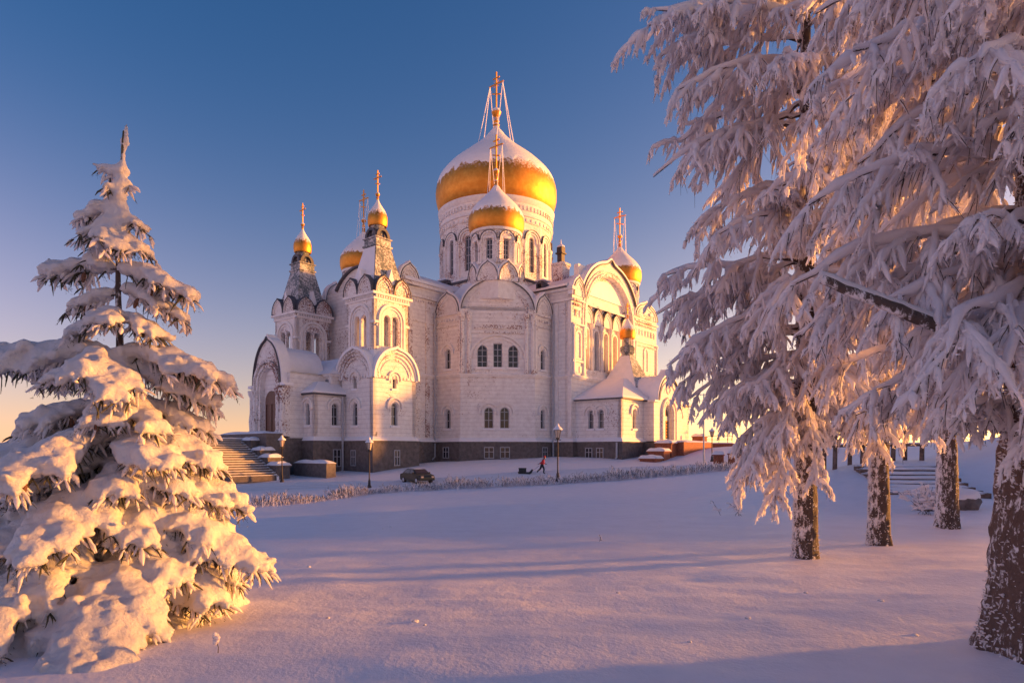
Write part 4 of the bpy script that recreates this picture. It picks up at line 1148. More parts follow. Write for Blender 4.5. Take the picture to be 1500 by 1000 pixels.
def crystals(P, Rm, per, rng, l0=0.012, l1=0.034):
    """feathery rime crystals bristling from the sleeves: thin triangles"""
    N, K, _ = P.shape
    f = rng.random((N, per)) * (K - 1.001); i = f.astype(int); w = (f - i)[..., None]; n = np.arange(N)[:, None]
    C = (P[n, i] * (1 - w) + P[n, i + 1] * w).reshape(-1, 3); T = norm(P[n, i + 1] - P[n, i]).reshape(-1, 3)
    D = rng.standard_normal(C.shape); D = norm(D - T * (D * T).sum(-1, keepdims=True) * 0.8)
    B = norm(np.cross(D, rng.standard_normal(C.shape)))
    r = np.repeat(Rm, per)[:, None]; L = rng.uniform(l0, l1, (len(C), 1)); ww = rng.uniform(0.004, 0.010, (len(C), 1))
    a = C + D * r * 0.75
    V = np.stack([a - B * ww, a + B * ww, C + D * (r + L) + T * L * 0.4], 1).reshape(-1, 3)
    return V, np.arange(len(V)).reshape(-1, 3)

def rime_tree(name, base, height, r_base, limbs, label, seed, m1=14, m2=12, rr=1.0, group='rime-covered trees beside the snowfield', lean=(0, 0), trunk_detail=1, z_tr=None, l1=0.42, l2=0.36, ktw=4, cper=5):
    """limbs: (height above base, azimuth deg from +X, length, rise, sag)"""
    rng = np.random.default_rng(seed)
    bx, by = base; bz = gz(bx, by) - 0.12
    root = empty(name, (bx, by, bz))
    tag(root, label, 'tree', group)
    org = np.array([bx, by, bz])
    # trunk with uneven bark and a flared foot
    n, K = 40 if trunk_detail else 14, 160 if trunk_detail else 30
    zz = np.linspace(0, 1, K) ** 1.6 * height
    th = np.linspace(0, 2 * np.pi, n, endpoint=False)
    Z, T = np.meshgrid(zz, th, indexing='ij')
    rad = r_base * (1 - 0.86 * Z / height) * (1 + 0.22 * np.exp(-Z / (0.7 * r_base + 0.12)) * (1 + 0.35 * np.sin(T * 5 + seed)))
    nz = np.stack([np.cos(T) * 2.2, np.sin(T) * 2.2, Z * (1.1 / (r_base + 0.2))], -1)
    rad *= 1 + 0.11 * fbm(nz * 2.2, 4, seed) + 0.05 * fbm(nz * 9, 2, seed + 3)
    X = rad * np.cos(T) + lean[0] * Z; Y = rad * np.sin(T) + lean[1] * Z
    V = np.stack([X, Y, Z], -1).reshape(-1, 3)
    i = np.arange(K - 1)[:, None] * n; k = np.arange(n)[None]; k2 = (k + 1) % n
    Q = np.stack([i + k, i + k2, i + n + k2, i + n + k], -1).reshape(-1, 4)
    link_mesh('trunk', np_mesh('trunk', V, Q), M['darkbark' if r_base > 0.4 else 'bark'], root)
    # rime tufts standing off the bark
    if trunk_detail:
        cnt = int((900 if r_base > 0.4 else 1800) * trunk_detail)
        hz = rng.random(cnt) ** 1.3 * min(height, 4.5); ta = rng.normal(2.7, 0.75 if r_base > 0.4 else 1.1, cnt)
        rr0 = r_base * (1 - 0.86 * hz / height) * (1 + 0.30 * np.exp(-hz / (0.7 * r_base + 0.12)))
        S = np.stack([np.cos(ta) * rr0 * 0.97 + lean[0] * hz, np.sin(ta) * rr0 * 0.97 + lean[1] * hz, hz], -1)
        D = norm(np.stack([np.cos(ta), np.sin(ta), rng.normal(0.25, 0.4, cnt)], -1))
        Lt = rng.uniform(0.012, 0.04, cnt)
        P = S[:, None] + D[:, None] * Lt[:, None, None] * np.linspace(0, 1, 3)[None, :, None]
        V, Q = tubes(P, np.outer(rng.uniform(0.004, 0.010, cnt), [1.0, 0.9, 0.25]), 5, 0.2, seed)
        o = link_mesh('trunk_rime', np_mesh('trunk_rime', V, Q), M['rime'], root); o['kind'] = 'stuff'
    lm = np.array(limbs, float)
    hh = lm[:, 0]; az = np.radians(lm[:, 1]); L0 = lm[:, 2]
    rad0 = r_base * (1 - 0.86 * hh / height)
    S0 = np.stack([lean[0] * hh + np.cos(az) * rad0 * 0.5, lean[1] * hh + np.sin(az) * rad0 * 0.5, hh], -1)
    D0 = norm(np.stack([np.cos(az), np.sin(az), lm[:, 3]], -1))
    P0 = curve_pts(S0, D0, L0, lm[:, 4], 12, rng, 0.025)
    tt = np.linspace(0, 1, 12)[None]
    Vl, Ql = tubes(P0, (0.008 + 0.009 * L0[:, None]) * (1.05 - 0.85 * tt), 7, 0.05, seed)
    nb = NB(); nb.add(Vl, Ql)
    rime = NB()
    Pu = P0.copy(); Pu[..., 2] += 0.018 + 0.006 * L0[:, None]
    rime.add(*sleeves(Pu, (0.026 + 0.016 * L0) * (0.7 + 0.3 * rr), rng, 8, 0.2, 0.5, 1.15))
    # side branches
    S1, D1, L1, t1 = sprout(P0, L0, m1, rng, 0.12, 1.0, 0.75, 0.75, 0.30, l1)
    L1 = np.clip(L1, 0.22, 1.5)
    P1 = curve_pts(S1, D1, L1, np.full(len(L1), 0.38), 9, rng, 0.04)
    V, Q = tubes(P1, (0.004 + 0.006 * L1[:, None]) * (1.05 - 0.8 * np.linspace(0, 1, 9)[None]), 3, 0.0, seed)
    nb.add(V, Q)
    rime.add(*sleeves(P1 - LEE * 0.012, (0.024 + 0.016 * L1) * rr, rng, 6, 0.18, 0.6, 1.7))
    # hanging twigs
    S2, D2, L2, t2 = sprout(P1, L1, m2, rng, 0.05, 1.0, 0.55, 0.55, 0.75, l2, 0.22)
    L2 = np.clip(L2, 0.10, 0.5)
    P2 = curve_pts(S2, D2, L2, np.full(len(L2), 0.45), ktw, rng, 0.06)
    rime.add(*sleeves(P2 - LEE * 0.008, rng.uniform(0.013, 0.031, len(L2)) * rr * (0.75 + 0.9 * L2), rng, 5, 0.24, 0.8, 1.1))
    cr = [crystals(P0, 0.03 + 0.016 * L0, 60, rng), crystals(P1, (0.024 + 0.016 * L1) * rr, 14, rng), crystals(P2, np.full(len(L2), 0.017 * rr), cper, rng)]
    sel = rng.random(len(L2)) < 0.24
    Pd = P2[sel] + LEE * 0.017 * rr
    Pd = np.concatenate([Pd, Pd[:, -1:] + (Pd[:, -1:] - Pd[:, -2:-1]) * rng.uniform(0.2, 1.6, (sel.sum(), 1, 1))], axis=1)
    V, Q = tubes(Pd, np.full(Pd.shape[:2], 0.0042 * rr ** 0.5) * np.linspace(1.2, 0.5, ktw + 1)[None], 3, 0.0, seed)
    nb.add(V, Q)
    o = nb.build('limbs', M['limbbark'], root); o['kind'] = 'stuff'
    o = rime.build('rime_crown', M['rime'], root); o['kind'] = 'stuff'
    off = 0; Vs = []; Fs = []
    for v, f in cr: Vs.append(v); Fs.append(f + off); off += len(v)
    o = link_mesh('rime_crystals', np_mesh('rime_crystals', np.concatenate(Vs), np.concatenate(Fs), False), M['rime'], root); o['kind'] = 'stuff'
    return root

def ring_limbs(rng, z0, z1, n, Lf, az_pref=None, spread=180, rise=(0.0, 0.25), sag=(0.25, 0.5)):
    out = []
    for i in range(n):
        h = lerp(z0, z1, (i + rng.random() * 0.6) / n)
        az = (i * 137.5 + rng.uniform(-20, 20)) % 360 if az_pref is None else az_pref + rng.uniform(-spread, spread)
        out.append((h, az, Lf(h) * rng.uniform(0.8, 1.15), rng.uniform(*rise), rng.uniform(*sag)))
    return out

rg = random.Random(5)
# tree standing in the middle of the group, its boughs reach out over the snow
L2t = ring_limbs(rg, 2.6, 10.5, 30, lambda h: 1.9 if h < 7 else lerp(2.3, 0.8, (h - 7) / 3.5))
L2t += [(8.6, 178, 2.45, 0.15, 0.30), (8.2, 195, 2.25, 0.05, 0.35), (7.8, 165, 2.3, 0.05, 0.4), (7.4, 182, 1.7, 0.0, 0.4), (8.9, 205, 2.1, 0.2, 0.3), (9.3, 172, 2.4, 0.2, 0.3), (9.0, 186, 2.55, 0.1, 0.3),
        (5.0, 180, 2.3, 0.25, 0.35), (4.6, 170, 2.5, 0.2, 0.38), (4.3, 195, 2.25, 0.15, 0.4), (3.9, 183, 2.2, 0.15, 0.45), (3.5, 172, 1.8, 0.1, 0.5), (3.2, 200, 1.5, 0.1, 0.5),
        (2.9, 184, 1.2, 0.1, 0.55), (2.5, 176, 1.0, 0.05, 0.5), (2.4, 215, 0.9, 0.0, 0.5), (2.1, 195, 0.75, 0.0, 0.55), (2.5, 250, 1.0, 0.0, 0.5), (2.8, 235, 1.3, 0.05, 0.5), (5.6, 215, 2.0, 0.1, 0.4), (6.2, 250, 2.0, 0.1, 0.4)]
L2t += [(2.5, 205, 1.35, 0.05, 0.85), (2.35, 228, 1.3, 0.05, 0.9), (2.6, 190, 1.3, 0.0, 0.8), (2.3, 250, 1.1, 0.0, 0.9), (2.7, 218, 1.5, 0.05, 0.75)]
L2t += [(3.4 + 0.42 * k, 225 + (k * 47) % 95, 1.7 + 0.3 * (k % 3), 0.1, 0.42) for k in range(14)]
rime_tree('larch_tree', (4.83, 10.4), 12.5, 0.19, L2t, 'rime-covered tree with a slim trunk, boughs drooping nearest the cathedral', 11, m1=14, m2=12, rr=1.2)
L3t = ring_limbs(rg, 2.8, 11, 30, lambda h: 2.3 if h < 7 else lerp(2.3, 0.7, (h - 7) / 4), 195, 105)
L3t += [(2.8, 215, 1.6, 0, 0.5), (2.7, 240, 1.5, 0, 0.5), (3.0, 260, 1.7, 0, 0.5), (3.2, 230, 1.9, 0.1, 0.5), (3.0, 195, 1.5, 0, 0.5)]
L3t += [(3.6 + 0.5 * k, 215 + (k * 53) % 100, 1.8 + 0.3 * (k % 3), 0.1, 0.42) for k in range(12)]
rime_tree('larch_tree', (6.85, 11.8), 13, 0.19, L3t, 'rime-covered tree with a straight trunk rising in front of the snowy steps', 12, m1=12, m2=11, rr=1.15, trunk_detail=0.8)
L4t = ring_limbs(rg, 3.0, 11, 26, lambda h: 2.5 if h < 7 else lerp(2.5, 0.8, (h - 7) / 4), 215, 110)
rime_tree('larch_tree', (10.05, 14.6), 13, 0.23, L4t, 'rime-covered tree whose trunk stands between two boulders', 13, m1=11, m2=11, rr=1.35, trunk_detail=0.8)
# the big near trunk
L1t = ring_limbs(rg, 2.8, 7.5, 38, lambda h: 1.9, 215, 100, rise=(0.05, 0.35), sag=(0.25, 0.5))
L1t += [(2.45, 150, 1.3, 0.1, 0.3), (2.6, 170, 1.3, 0.1, 0.3), (2.3, 190, 0.9, 0.05, 0.3), (2.05, 250, 0.8, 0.0, 0.3), (2.2, 225, 1.0, 0, 0.3), (2.2, 262, 0.9, 0, 0.32), (2.35, 275, 1.0, 0, 0.32), (2.5, 245, 1.2, 0, 0.35), (2.8, 265, 1.3, 0.1, 0.35), (3.1, 240, 1.4, 0.1, 0.35), (3.5, 262, 1.4, 0.1, 0.4), (3.9, 248, 1.4, 0.1, 0.4), (4.3, 265, 1.4, 0.1, 0.4), (4.7, 240, 1.5, 0.1, 0.4), (3.3, 195, 1.8, 0.1, 0.35), (3.7, 175, 2.0, 0.15, 0.35), (4.2, 185, 2.0, 0.15, 0.35), (2.9, 205, 1.6, 0.1, 0.35), (1.95, 262, 0.9, -0.1, 0.45), (1.85, 248, 0.8, -0.1, 0.45), (2.0, 278, 0.9, -0.1, 0.45), (1.95, 232, 0.75, -0.1, 0.45), (4.9, 215, 1.9, 0.1, 0.4), (4.5, 228, 1.8, 0.1, 0.4)]
near = rime_tree('larch_tree', (4.62, 5.3), 11, 0.52, L1t, 'thick dark-barked tree trunk flecked with rime, standing in deep snow', 14, m1=13, m2=12, rr=0.87, ktw=5, cper=8, lean=(0.012, 0.0), trunk_detail=1.6)
# its heavy bare limb with snow lying on top
zb = near.location.z
pts = [Vector((4.6, 5.1, 0.55 + CAMZ)), Vector((3.9, 4.75, 0.72 + CAMZ)), Vector((3.2, 4.6, 0.87 + CAMZ)), Vector((2.75, 4.62, 1.06 + CAMZ)), Vector((2.3, 4.7, 1.27 + CAMZ))]
m = MB(); fine = [pts[0]]
for a, b2 in zip(pts, pts[1:]):
    for k in range(1, 7): fine.append(a.lerp(b2, k / 6) + Vector((0, 0, rg.uniform(-0.008, 0.008))))
m.tube([p - near.location for p in fine], [lerp(0.06, 0.034, i / len(fine)) * rg.uniform(0.9, 1.1) for i in range(len(fine))], 12)
lb = m.build('bare_limb', M['bark'], near, smooth=True)
m = MB(); m.tube([p - near.location + Vector((0.0, 0.02, lerp(0.052, 0.032, i / len(fine)))) for i, p in enumerate(fine)], [lerp(0.062, 0.038, i / len(fine)) * rg.uniform(0.85, 1.15) for i in range(len(fine))], 10)
m.build('limb_snow', M['tree_snow'], lb, smooth=True)

# more of the same grove to the right, beyond the edge of the picture: they shade the snowfield
L5t = ring_limbs(rg, 1.6, 9, 16, lambda h: 2.3 if h < 6 else lerp(2.3, 0.7, (h - 6) / 4))
grove = rime_tree('larch_tree', (19.5, 1.0), 10.5, 0.25, L5t, 'rime-covered tree of the grove on the far side of the thick trunk', 15, m1=8, m2=7, rr=1.6, trunk_detail=0.3, group='trees of the grove beyond the thick trunk')
for i, (x, y, rz, sc) in enumerate([(20.5, 9.4, 70, 1.1), (27.0, -3.0, 140, 1.0), (26.0, 23.0, 200, 1.2), (25.0, 5.0, 260, 1.05), (33.0, 28.0, 320, 1.2), (40.0, 42.0, 90, 1.3), (36.0, 35.0, 160, 1.2)]):
    g = copy_tree(grove); g.location = (x, y, gz(x, y) - 0.12); g.rotation_euler = (0, 0, R(rz)); g.scale = (sc, sc, sc)

# ================================================================ snow-laden spruce on the left
def build_spruce():
    rng = random.Random(21); nr = np.random.default_rng(21)
    bx, by = -4.03, 6.45; bz = gz(bx, by)
    root = empty('spruce_tree', (bx, by, bz)); root.scale = (0.94, 0.94, 0.94); tag(root, 'young spruce buried in thick pillows of snow with brown cones', 'tree')
    H = 3.62 + CAMZ - bz
    def zt(zr): return zr + CAMZ - bz
    m = MB(); m.tube([(0.02 * math.sin(i) + 0.05 * (i / 14) ** 2, 0, (H - 0.5) * i / 14) for i in range(15)], [lerp(0.085, 0.008, i / 14) for i in range(15)], 9); m.build('trunk', M['limbbark'], root, smooth=True)
    m = MB(); m.tube([(0.05, 0, H - 0.55), (0.07, -0.02, H - 0.25), (0.09, -0.035, H - 0.06)], [0.016, 0.013, 0.007], 6); m.build('leader', M['needle'], root)
    # branch list: z (rel. eye), azimuth, length, rise, sag
    br = [(2.05, 3, 0.78, 0.05, 0.42), (2.08, 182, 0.74, 0.0, 0.02), (1.85, 15, 0.66, -0.05, 0.40), (1.80, 170, 0.52, -0.02, 0.30),
          (2.75, 178, 0.40, -0.1, 0.25), (2.55, 190, 0.36, -0.15, 0.3), (2.62, 10, 0.26, 0, 0.3), (2.40, 5, 0.30, -0.1, 0.35), (2.45, 250, 0.28, -0.1, 0.3), (2.3, 175, 0.34, -0.2, 0.3), (2.35, 310, 0.28, -0.1, 0.35),
          (1.55, 350, 0.52, -0.1, 0.35), (1.5, 200, 0.46, -0.1, 0.3), (1.6, 280, 0.4, -0.1, 0.4),
          (1.15, 2, 1.20, 0.02, 0.30), (1.10, 180, 1.42, 0.08, 0.05), (1.0, 20, 0.95, -0.1, 0.3), (1.12, 262, 0.75, 0.0, 0.5), (1.05, 160, 1.1, 0.0, 0.1), (1.02, 300, 0.8, -0.05, 0.5),
          (3.08, 172, 0.22, 0.6, 0.0), (2.98, 5, 0.14, 0.3, 0.2), (2.92, 250, 0.14, 0.2, 0.3), (2.88, 150, 0.18, 0.2, 0.3)]
    az = 0
    for zr, L, n in ((0.58, 1.30, 6), (0.26, 1.35, 6), (-0.02, 1.35, 6), (-0.28, 1.45, 6), (-0.52, 1.5, 6), (-0.75, 1.6, 7), (-1.0, 1.65, 8), (-1.22, 1.65, 8), (-1.42, 1.6, 8)):
        az += 37
        for k in range(n):
            a = az + 360 * k / n + rng.uniform(-14, 14)
            front = math.cos(R(a - 270))
            br.append((zr + rng.uniform(-0.08, 0.08), a, L * rng.uniform(0.66, 1.12) * (1.42 if front > 0.6 and zr < -0.6 else 0.74 if math.cos(R(a)) > 0.3 else 1.0), rng.uniform(-0.05, 0.12), rng.uniform(0.30, 0.46)))
    br += [(0.35, 2, 1.1, -0.05, 0.35), (0.0, 8, 1.35, -0.12, 0.30), (-0.55, 356, 1.62, -0.08, 0.30), (-0.3, 350, 1.25, -0.1, 0.35)]
    sph = []; tw_s = []; tw_d = []; tw_l = []; lines = []; cones = []
    def bough(S, D, L, sag, rad, level):
        n = max(3, int(L / (0.055 if level == 0 else 0.06)))
        pts = []
        for i in range(n + 1):
            t = i / n
            pts.append(S + D * (L * t) + Vector((0, 0, -sag * L * t * t)))
        lines.append((pts, 0.006 + 0.010 * L))
        for i, p in enumerate(pts):
            t = i / n
            if level == 0 and t < 0.12: continue
            r = rad * (0.62 + 0.5 * math.sin(math.pi * min(1, t * 0.8 + 0.18))) * rng.uniform(0.72, 1.22)
            if t > 0.93: r *= 0.8
            sph.append((p + Vector((rng.uniform(-.3, .3) * r, rng.uniform(-.3, .3) * r, 0.35 * r)), r * rng.uniform(0.95, 1.2), r * rng.uniform(0.62, 0.9)))
            for _ in range(2):
                sph.append((p + Vector((rng.gauss(0, .6) * r, rng.gauss(0, .6) * r, rng.uniform(-0.1, 0.85) * r)), r * rng.uniform(0.35, 0.6), r * rng.uniform(0.3, 0.5)))
            # needle fringe below and beside
            for _ in range(5 if level == 0 else 4):
                d = (D * rng.uniform(0.1, 0.9) + Vector((rng.gauss(0, 0.55), rng.gauss(0, 0.55), -rng.uniform(0.25, 1.0)))).normalized()
                tw_s.append(p + Vector((0, 0, -0.25 * r))); tw_d.append(d); tw_l.append((r * 1.0 + rng.uniform(0.03, 0.10)))
        if rng.random() < 0.75 and level == 0 and L > 0.4:
            cones.append(pts[int(n * rng.uniform(0.35, 0.9))] + Vector((rng.uniform(-.05, .12), -rng.uniform(0.6, 1.3) * rad, -rad * rng.uniform(0.3, 0.8))))
        if level == 0 and L > 0.24:
            k = int(L / 0.19)
            for j in range(k):
                t = lerp(0.30, 0.95, (j + 0.5) / k); p = pts[int(t * n)]
                for sg in (-1, 1):
                    if rng.random() < 0.12: continue
                    B = Vector((-D.y, D.x, 0)) * sg
                    d = (D * 0.75 + B * 0.75 + Vector((0, 0, -0.12))).normalized()
                    bough(p, d, (0.16 + 0.36 * L * (1.05 - t)) * rng.uniform(0.7, 1.15), 0.45, rad * 0.74, 1)
    for zr, a, L, rise, sag in br:
        D = Vector((math.cos(R(a)), math.sin(R(a)), rise)).normalized()
        rad = 0.052 + 0.075 * min(1.0, L / 1.3)
        bough(Vector((0, 0, zt(zr))), D, L, sag, rad, 0)
    # rime on the leader
    for i in range(9):
        t = i / 8; sph.append((Vector((lerp(0.04, 0.10, t), 0, H - 0.62 + 0.62 * t)), lerp(0.075, 0.03, t) * rng.uniform(0.6, 1.25), lerp(0.07, 0.045, t)))
    for i in range(26):
        t = i / 25; sph.append((Vector((rng.uniform(-.04, .04), rng.uniform(-.04, .04), zt(lerp(2.3, 3.0, t)))), lerp(0.12, 0.07, t) * rng.uniform(0.7, 1.2), 0.08))
    # union of snow pillows
    import bmesh
    bm = bmesh.new(); bmesh.ops.create_icosphere(bm, subdivisions=2, radius=1.0)
    UV = np.array([v.co for v in bm.verts]); UF = np.array([[v.index for v in f.verts] for f in bm.faces]); bm.free()
    C = np.array([tuple(s[0]) for s in sph]); A = np.array([[s[1], s[1], s[2]] for s in sph])
    V = (C[:, None] + UV[None] * A[:, None]).reshape(-1, 3)
    F = (UF[None] + (np.arange(len(C)) * len(UV))[:, None, None]).reshape(-1, 3)
    tmp = link_mesh('tmp', np_mesh('tmp', V, F))
    md = tmp.modifiers.new('r', 'REMESH'); md.mode = 'VOXEL'; md.voxel_size = 0.028
    sm = tmp.modifiers.new('s', 'SMOOTH'); sm.factor = 0.5; sm.iterations = 2
    dg = bpy.context.evaluated_depsgraph_get()
    me = bpy.data.meshes.new_from_object(tmp.evaluated_get(dg))
    bpy.data.objects.remove(tmp)
    n = len(me.vertices); co = np.empty(n * 3, np.float32); no = np.empty(n * 3, np.float32)
    me.vertices.foreach_get('co', co); me.vertices.foreach_get('normal', no)
    co = co.reshape(-1, 3); no = no.reshape(-1, 3)
    under = np.clip(0.35 - no[:, 2], 0, 1)[:, None]
    dsp = 0.014 * fbm(co * 9, 3, 4)[:, None] + 0.010 * fbm(co * 30, 2, 6)[:, None] + under * (0.034 * fbm(co * 36, 2, 8)[:, None])
    co = co + no * dsp
    me.vertices.foreach_set('co', co.astype(np.float32).ravel())
    me.name = 'snow_pillows'; me.materials.clear(); me.shade_smooth(); me.update()
    o = link_mesh('snow_pillows', me, M['tree_snow'], root)
    # twigs and needles showing under the snow
    nb = NB()
    for pts, r in lines:
        P = np.array([[tuple(p) for p in pts]]); V, Q = tubes(P, np.full((1, len(pts)), r) * np.linspace(1, 0.4, len(pts))[None], 5); nb.add(V, Q)
    S = np.array([tuple(p) for p in tw_s]); D = np.array([tuple(p) for p in tw_d]); Lw = np.array(tw_l)
    P = curve_pts(S, D, Lw, np.full(len(Lw), 0.3), 4, nr, 0.05)
    o = nb.build('branches', M['limbbark'], root); o['kind'] = 'stuff'
    ch_ = nr.random(len(S)); sel = ch_ < 0.26; dk = (ch_ > 0.26) & (ch_ < 0.50)
    V, Q = tubes(P[dk], nr.uniform(0.005, 0.011, dk.sum())[:, None] * np.array([[0.8, 1.0, 1.0, 0.3]]), 3, 0.25, 5)
    o = link_mesh('bare_sprigs', np_mesh('bare_sprigs', V, Q), M['needle'], root); o['kind'] = 'stuff'
    V, Q = tubes(P[sel], nr.uniform(0.009, 0.021, sel.sum())[:, None] * np.array([[0.8, 1.05, 1.1, 0.3]]), 4, 0.25, 3)
    o = link_mesh('rimed_needles', np_mesh('rimed_needles', V, Q), M['rime'], root); o['kind'] = 'stuff'
    # bottle-brush needles
    Sd = P[~sel]; N = len(Sd)
    k = 5; t = nr.random((N, k)); i = np.clip((t * 3).astype(int), 0, 2)
    base = Sd[np.arange(N)[:, None], i] + (Sd[np.arange(N)[:, None], i + 1] - Sd[np.arange(N)[:, None], i]) * ((t * 3 - i)[..., None])
    Dn = norm(np.repeat(D[~sel][:, None], k, 1) * 0.7 + nr.standard_normal((N, k, 3)) * 0.6).reshape(-1, 3)
    base = base.reshape(-1, 3)
    Bn = norm(np.cross(Dn, nr.standard_normal(Dn.shape)))
    V = np.stack([base - Bn * 0.0026, base + Bn * 0.0026, base + Dn * 0.026], 1).reshape(-1, 3); Q = np.arange(len(V)).reshape(-1, 3)
    o = link_mesh('needles', np_mesh('needles', V, Q), M['needle'], root); o['kind'] = 'stuff'
    # cones
    cm = MB(); cm.lathe([(0.005, 0.0), (0.018, -0.014), (0.025, -0.045), (0.021, -0.085), (0.008, -0.12)], 10)
    first = cm.build('cone', M['cone'], root, smooth=True)
    for i, p in enumerate(cones):
        o = first if i == 0 else first.copy()
        if i: COL.objects.link(o)
        o.parent = root; o.location = p; o.rotation_euler = (rng.uniform(-.3, .3), rng.uniform(-.3, .3), rng.uniform(0, 6))
    return root
build_spruce()

# ================================================================ stairs, walls and street furniture
def W(s, t):
    return (-2.68 + 0.774 * s - 0.633 * t, 108 - 0.633 * s - 0.774 * t)

def snow_pad(name, x0, x1, y0, y1, z, h, parent, over=0.08):
    """a rounded cushion of snow lying on a flat top"""
    nx, ny = 10, 10; vs = []
    cx, cy = (x0 + x1) / 2, (y0 + y1) / 2; hx, hy = (x1 - x0) / 2 + over, (y1 - y0) / 2 + over
    for j in range(ny + 1):
        for i in range(nx + 1):
            u, v = -1 + 2 * i / nx, -1 + 2 * j / ny
            e = max(0.0, (1 - abs(u) ** 4) * (1 - abs(v) ** 4)) ** 0.45
            vs.append((cx + hx * u, cy + hy * v, z - 0.03 + h * e * (1 + 0.12 * math.sin(5 * u + 3 * v + x0))))
    fs = [(j * (nx + 1) + i, j * (nx + 1) + i + 1, (j + 1) * (nx + 1) + i + 1, (j + 1) * (nx + 1) + i) for j in range(ny) for i in range(nx)]
    n = len(vs); rim = [i for i in range(nx + 1)] + [j * (nx + 1) + nx for j in range(1, ny + 1)] + [ny * (nx + 1) + i for i in range(nx - 1, -1, -1)] + [j * (nx + 1) for j in range(ny - 1, 0, -1)]
    fs.append(tuple(reversed(rim)))
    m = MB(); m.add(vs, fs)
    return m.build(name, M['roof_snow'], parent, smooth=True)

# west entrance staircase (local frame as the cathedral's, z relative to eye)
ST = empty('entrance_staircase', (-2.68, 108.0, CAMZ - 5.0), CHROT)
tag(ST, 'broad snowy stone staircase rising to the west porch of the cathedral', 'staircase')
def sp(name, mb, mat, parent=None): return mb.build(name, M[mat], parent or ST, (0, 0, 0) if parent else (0, 0, 5.0), bevel=0.0)
NS = 16
for k in range(NS):
    s0 = 0.2 + k * 0.5; z1 = 1.15 - k * 0.25
    m = MB(); m.box(s0, s0 + 0.5 + (0.05 if k < NS - 1 else 0), -50.6, -45.35, z1 - 0.6, z1); o = sp('step', m, 'plinth')
    m = MB(); m.box(s0 + 0.02, s0 + 0.44 + 0.03 * (k % 3), -50.6, -45.36, z1 - 0.01, z1 + 0.05); sp('step_snow', m, 'roof_snow', o)
m = MB(); m.box(-6.0, 0.4, -50.8, -42.3, -5.0, 1.35); o = sp('landing', m, 'plinth')
m = MB(); m.box(-6.1, 0.3, -50.9, -42.3, 1.35, 1.5); sp('landing_snow', m, 'roof_snow', o)
m = MB(); m.box(-7.0, 3.9, -44.3, -42.25, -5.0, 2.0); o = sp('parapet', m, 'plinth')
s_ = snow_pad('parapet_snow', -7.0, 3.9, -44.3, -42.25, 2.0, 0.32, o)
for s0, zt_ in ((1.5, 1.45), (3.6, 0.35), (5.2, -0.45), (6.9, -1.3)):
    m = MB(); m.box(s0 - 0.85, s0 + 0.85, -45.3, -43.7, -5.0, zt_ - 0.45); m.box(s0 - 0.95, s0 + 0.95, -45.4, -43.6, zt_ - 0.45, zt_ - 0.25); o = sp('pedestal', m, 'plinth')
    snow_pad('pedestal_snow', s0 - 0.95, s0 + 0.95, -45.4, -43.6, zt_ - 0.25, 0.42, o)
m = MB(); m.ext(Frame((0, -45.3), (1, 0), (0, -1)), [(0.2, 1.3), (8.3, -2.75), (8.3, -3.5), (0.2, -3.5)], (), 0.0, 0.25); sp('string_wall', m, 'roof_snow')

# low planter wall in front of the annex
PW = empty('planter_wall', (-2.68, 108.0, CAMZ - 5.0), CHROT); tag(PW, 'low dark planter wall with a snow cushion beside the annex', 'wall')
m = MB(); m.box(5.2, 11.5, -41.6, -40.4, -5.0, -1.35); o = m.build('wall', M['plinth'], PW, (0, 0, 5.0)); snow_pad('snow', 5.2, 11.5, -41.6, -40.4, -1.35, 0.38, o)

# side-porch steps in red brick
PS = empty('porch_steps', (-2.68, 108.0, CAMZ - 5.0), CHROT); tag(PS, 'red brick porch terrace with stepped snow-capped pedestals', 'terrace')
m = MB(); m.box(31.9, 36.0, -4.8, 4.8, -5.0, 1.15); o = m.build('terrace', M['brick'], PS, (0, 0, 5.0)); snow_pad('terrace_snow', 31.9, 36.0, -4.8, 4.8, 1.15, 0.3, o)
for t0, zt_ in ((5.4, 1.25), (7.6, 0.2), (9.8, -0.7)):
    m = MB(); m.box(32.8, 35.0, -t0 - 0.9, -t0 + 0.9, -5.0, zt_ - 0.4); m.box(32.7, 35.1, -t0 - 1.0, -t0 + 1.0, zt_ - 0.4, zt_ - 0.22); o = m.build('pedestal', M['brick'], PS, (0, 0, 5.0))
    snow_pad('pedestal_snow', 32.7, 35.1, -t0 - 1.0, -t0 + 1.0, zt_ - 0.22, 0.45, o)

# brick walls further right
def brick_pier(x, y, w, h, rz, label, slope=0.0):
    z = gz(x, y) - 0.4; e = empty('brick_pier', (x, y, z), R(rz)); tag(e, label, 'pier')
    m = MB(); m.box(-w / 2, w / 2, -w / 2, w / 2, 0, h + 0.4); m.box(-w / 2 - 0.1, w / 2 + 0.1, -w / 2 - 0.1, w / 2 + 0.1, h + 0.4, h + 0.55); o = m.build('shaft', M['brick'], e)
    if slope:
        m = MB(); F = Frame((0, 0), (1, 0), (0, -1)); m.ext(F, [(w / 2, 0), (w / 2 + slope, 0), (w / 2 + slope, 0.45), (w / 2, h + 0.2)], (), -w * 0.3, w * 0.3); m.build('ramp', M['brick'], e)
    snow_pad('snow', -w / 2 - 0.1, w / 2 + 0.1, -w / 2 - 0.1, w / 2 + 0.1, h + 0.55, 0.4, o)
brick_pier(23.2, 71.0, 1.1, 0.9, -20, 'squat red brick pier with a snow cap by the old street lantern')
brick_pier(24.5, 69.5, 1.4, 1.0, -20, 'sunlit red brick pier with a sloping ramp wall', 2.0)
brick_pier(27.6, 93.0, 1.6, 1.6, -39, 'brick gate pier at the end of the low wall beyond the porch')
